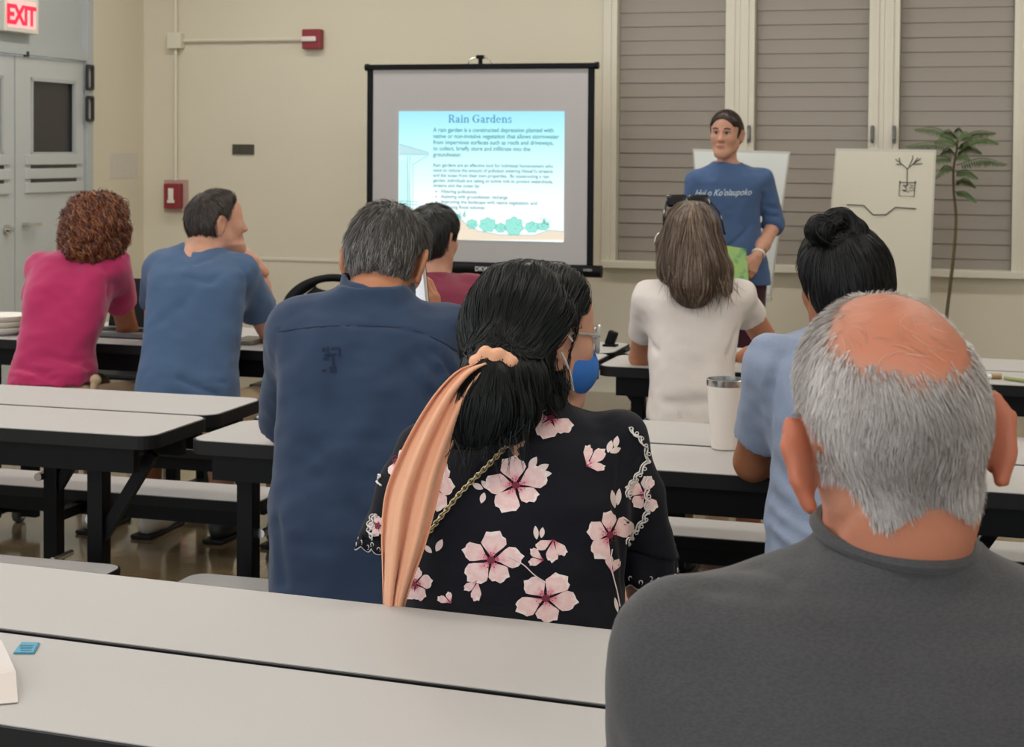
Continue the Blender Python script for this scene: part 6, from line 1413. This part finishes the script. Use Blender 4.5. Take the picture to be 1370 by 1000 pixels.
# blue packet and paper on the foreground table
def quad_prism(name, pts, th, m, par=None, z=TZ):
    P = [flat_at(x, y, z) for x, y in pts]; n_ = len(P); V = [p_ + A3(0, 0, .0006) for p_ in P] + [p_ + A3(0, 0, th) for p_ in P]
    return link(name, mesh_py(name, V, [tuple(range(n_))[::-1], tuple(range(n_, 2 * n_))] + [(i, (i + 1) % n_, n_ + (i + 1) % n_, n_ + i) for i in range(n_)]), m, par)
pk_ = thing('sweetener_packet', 'small blue paper packet lying on the foreground table', 'packet', (0, 0, 0))
quad_prism('paper_sleeve', [(18, 876), (29, 862), (52, 862.5), (44, 876)], .003, mat('packet_blue', hexc('#4E9DBB'), .5, var=.12, nscale=120), pk_)
quad_prism('crimped_end', [(44, 876), (52, 862.5), (53.5, 863), (46, 876.5)], .0022, mat('packet_edge', hexc('#3D7F9B'), .5), pk_)
for k in range(4): quad_prism('printed_line', [(27 + k * .3, 866.5 + 2.2 * k), (45 - k, 866.7 + 2.2 * k), (44.6 - k, 867.3 + 2.2 * k), (26.7 + k * .3, 867.2 + 2.2 * k)], .0034, mat('packet_print', hexc('#2C6D8C'), .6), pk_)
pa = [flat_at(-40, 880), flat_at(2, 886) + A3(0, 0, .03), flat_at(21, 917) + A3(0, 0, .018), flat_at(-45, 935) + A3(0, 0, .02), flat_at(24, 942) + A3(0, 0, .0015), flat_at(-40, 948) + A3(0, 0, .0015)]
o = link('folded_paper', mesh_py('paper', pa, [(0, 1, 2, 3), (3, 2, 4, 5)]), mat('white_paper', hexc('#D9CFCA'), .8, var=.02)); md = o.modifiers.new('thick', 'SOLIDIFY'); md.thickness = .001; tag(o, 'folded white paper lying at the edge of the foreground table', 'paper')

# things on the front-row table
def on3(x, y): return onz(x, y, TZ)
ds = on3(2, 447)
for k in range(3):
    o = MB().lathe([(.05, k * .022), (.07, k * .022 + .002), (.098, k * .022 + .018), (.103, k * .022 + .028), (.1, k * .022 + .029), (.066, k * .022 + .008)], 36).build('white_bowl', M_white, None, True); o.location = tuple(ds + A3(-.0, 0, .0005)); tag(o, ('white bowl at the bottom of the stack of three', 'white bowl in the middle of the stack of three', 'white bowl on top of the stack of three')[k], 'bowl', 'stacked white bowls')
pp = [on3(22, 446), on3(60, 447), on3(58, 436), on3(28, 436)]; o = link('paper_sheet', mesh_py('sheet', [p_ + A3(0, 0, .0012) for p_ in pp] + [p_ + A3(0, 0, .003) for p_ in pp], [(3, 2, 1, 0), (4, 5, 6, 7), (0, 1, 5, 4), (1, 2, 6, 5), (2, 3, 7, 6), (3, 0, 4, 7)]), M_white); tag(o, 'white paper sheets lying beside the bowls', 'paper')
o = MB().tube(smooth_path([on3(26, 446.5) + A3(0, 0, .008), on3(40, 444) + A3(0, 0, .008), on3(54, 443) + A3(0, 0, .008)], 5), .005, 8).build('black_pen', M_black, None, True); tag(o, 'black pen lying on the white paper sheets', 'pen')
lp = thing('laptop', 'grey laptop open on the table beside the pink shirt', 'laptop', on3(158, 451), D(-20))
MB().box((0, .06, .012), (.3, .2, .018), bev=.004).build('base', mat('laptop_grey', hexc('#77787B'), .4, metal=.3), lp); MB().box((0, .05, .0215), (.26, .09, .002)).build('keyboard', M_black, lp)
MB().box((0, .185, .11), (.3, .008, .19), rot=Matrix.Rotation(D(-14), 3, 'X'), bev=.003).build('lid', M_black, lp)
pb = thing('phone_on_table', 'small grey phone lying near the blue-shirt elbow', 'phone', on3(334, 459), D(-16))
MB().box((0, 0, .009), (.085, .15, .016), bev=.004).build('body', mat('phone_grey', hexc('#8B8880'), .4), pb); MB().box((0, 0, .0175), (.075, .13, .001)).build('screen', M_dark, pb)
o = MB().bar(on3(347, 455) + A3(0, 0, .02), on3(352, 449) + A3(0, 0, .02), .014).build('white_charger', M_white); o.location.z -= .0123; tag(o, 'small white charger stick beside the grey phone', 'charger')
bx_ = thing('black_remote', 'black remote propped on the front-row table', 'remote', on3(818, 463), D(-20)); MB().box((0, 0, .028), (.035, .03, .055), rot=Matrix.Rotation(D(20), 3, 'Y'), bev=.008).build('casing', M_black, bx_); MB().box((.0, -.012, .004), (.05, .04, .008), bev=.003).build('foot', M_black, bx_)
o = MB().tube(smooth_path([on3(836, 472) + A3(0, 0, .0052), on3(845, 468) + A3(0, 0, .0052), on3(856, 464) + A3(0, 0, .0052), on3(872, 459) + A3(0, 0, .0052)], 6), .005, 6).build('black_cable', M_black, None, True); tag(o, 'black cable across the front-row table', 'cable')
o = MB().tube(smooth_path([onz(842, 551, .0) + A3(0, 0, .006), onz(846, 543, .0) + A3(0, 0, .006), onz(855, 533, 0) + A3(0, 0, .006), onz(868, 529, 0) + A3(0, 0, .006), onz(900, 531, 0) + A3(0, 0, .006)], 6), .0055, 6).build('tan_cable', mat('tan_rubber', hexc('#A58E62'), .6), None, True); tag(o, 'tan cord lying on the floor below the front-row table', 'cable')
o = MB().cyl(on3(1344, 509) + A3(0, 0, .007), on3(1380, 514) + A3(0, 0, .007), .006, n=10).build('green_pen', mat('olive_pen', hexc('#8C9660'), .3), None, True); tag(o, 'slim olive green pen on the front-row table', 'pen')
cp = thing('pen_cap_and_tin', 'tan and gold lip balm tin beside the olive pen', 'tin', on3(1331, 507.5)); MB().cyl((-.012, 0, .009), (.02, 0, .009), .009, n=14).build('tin', mat('tan_tin', hexc('#A88C60'), .35, metal=.4), cp, True); MB().cyl((-.026, 0, .008), (-.012, 0, .008), .008, n=14).build('cap', M_white, cp, True)

# black moulded chairs on the far side of the front row
def chair(x, ytop, Yc, lab):
    t0 = ony(x, ytop, Yc); ztop = t0[2]; t = thing('moulded_chair', lab, 'chair', (t0[0], t0[1], 0), D(-16))
    W, n_ = .23, 28
    # backrest: an arched plate with a hand slot
    out = [(W * math.cos(a) * 1.0, ztop - .16 + .16 * math.sin(a)) for a in np.linspace(math.pi, 0, n_)]; inn = [(.085 * math.cos(a) + 0, ztop - .055 + .022 * math.sin(a)) for a in np.linspace(math.pi, 0, n_)]; inn2 = [(.085 * math.cos(a), ztop - .055 - .022 * math.sin(a)) for a in np.linspace(math.pi, 0, n_)]
    V, Q = [], []
    def strip(A_, B_):
        b0 = len(V)
        for (a, b) in zip(A_, B_):
            for (u, z) in (a, b):
                cv = .12 * (u / W) ** 2 * -1 * .4; V.append((u, cv, z))
        for i in range(len(A_) - 1): Q.append((b0 + 2 * i, b0 + 2 * i + 1, b0 + 2 * i + 3, b0 + 2 * i + 2))
    strip(out, inn); low = [(u * .95, .44 + .02) for u, _ in out]; strip(inn2, [(u * W / .085 * 1.0 if False else u * 2.6, ztop - .17) for u, _ in inn2]); strip([(u, ztop - .165) for u, _ in out], low)
    b = link('backrest', mesh_py('backrest', V, Q, True), M_black, t); md = b.modifiers.new('thick', 'SOLIDIFY'); md.thickness = .018
    MB().box((0, -.2, .44), (.44, .42, .025), bev=.012).build('seat', M_black, t)
    for sx in (-1, 1):
        for sy in (0, -.38): MB().bar((sx * .19, sy - .01, .43), (sx * .22, sy + (.06 if sy == 0 else -.04), .0), .022).build('leg', M_steel, t)
chair(447, 367, 7.25, 'black moulded chair with a hand slot behind the navy-shirt man')
chair(222, 396, 7.55, 'black moulded chair standing between the pink and blue shirts')

# tall young tree in a pot by the window
def plant():
    Yp = 8.9; base = ony(1262, 540, Yp); base[2] = 0
    t = thing('potted_sapling', 'tall thin sapling with feathery green fronds by the louvre windows', 'plant', base)
    def L(x, y, dy=0.0): return ony(x, y, Yp + dy) - A3(base[0], base[1], 0)
    MB().lathe([(.085, 0), (.1, .01), (.125, .2), (.135, .205), (.135, .225), (.12, .225), (.118, .2), (.02, .195)], 28).build('pot', M_black, t, True)
    MB().lathe([(.02, .196), (.117, .196), (.1, .206), (.02, .21)], 20).build('soil', mat('dark_soil', (.03, .022, .016), .9, var=.3, nscale=60), t)
    st_ = smooth_path([A3(0, 0, .19), L(1265, 440), L(1271, 385), L(1277, 330), L(1279, 290), L(1276, 255), L(1276, 225), L(1280, 200), L(1281, 186)], 8)
    MB().tube(st_, np.linspace(.011, .005, len(st_)), 8).build('stem', mat('brown_stem', hexc('#6A5B42'), .7), t, True)
    M_fr = mat('fern_green', hexc('#4C6437'), .55, var=.25, nscale=25); rs = random.Random(5)
    fr = [(1279, 186, 1223, 173, -.1), (1276, 197, 1211, 196, .05), (1274, 212, 1231, 221, -.15), (1274, 224, 1251, 239, -.1), (1284, 184, 1333, 178, .1), (1284, 194, 1337, 192, -.12), (1282, 204, 1314, 205, .2), (1280, 221, 1348, 220, -.05), (1279, 231, 1309, 239, -.15), (1279, 243, 1306, 251, .1), (1278, 257, 1307, 270, -.1), (1281, 187, 1258, 180, .25), (1281, 187, 1300, 181, -.25), (1280, 192, 1250, 190, -.2), (1280, 200, 1300, 197, .2), (1279, 208, 1258, 206, .2), (1281, 186, 1283, 174, .05), (1280, 212, 1299, 215, -.2)]
    for (x0, y0, x1, y1, dy) in fr:
        a = L(x0, y0); b = L(x1, y1, dy); m = (a + b) / 2 + A3(0, 0, .022 + .02 * rs.random()); P = smooth_path([a, m, b], 11); V, Q = tube_np(P, np.linspace(.0028, .0012, len(P)), 4); V = [np.array(v) for v in V]; Q = [list(q_) for q_ in Q]
        T = np.gradient(P, axis=0); side_ = np.cross(T, A3(0, 0, 1)); side_ /= np.linalg.norm(side_, axis=1)[:, None] + 1e-9; Lt = np.linalg.norm(b - a)
        for i in range(2, len(P) - 1):
            f_ = i / (len(P) - 1); ln = (.030 + .35 * Lt * .35) * math.sin(math.pi * min(.98, .12 + .86 * f_)) * rs.uniform(.8, 1.15); ln = min(ln, .085)
            for s_ in (-1, 1):
                d = unit(side_[i] * s_ * .8 + unit(T[i]) * .35 + A3(0, 0, -.95)); wv = unit(np.cross(d, A3(0, 0, 1)) + 1e-6) * .0045
                p0 = P[i]; b0 = len(V); V += [p0, p0 + d * ln * .5 + wv, p0 + d * ln - A3(0, 0, .006), p0 + d * ln * .5 - wv]; Q.append([b0, b0 + 1, b0 + 2, b0 + 3])
        link('frond', mesh_py('frond', V, Q), M_fr, t)
plant()
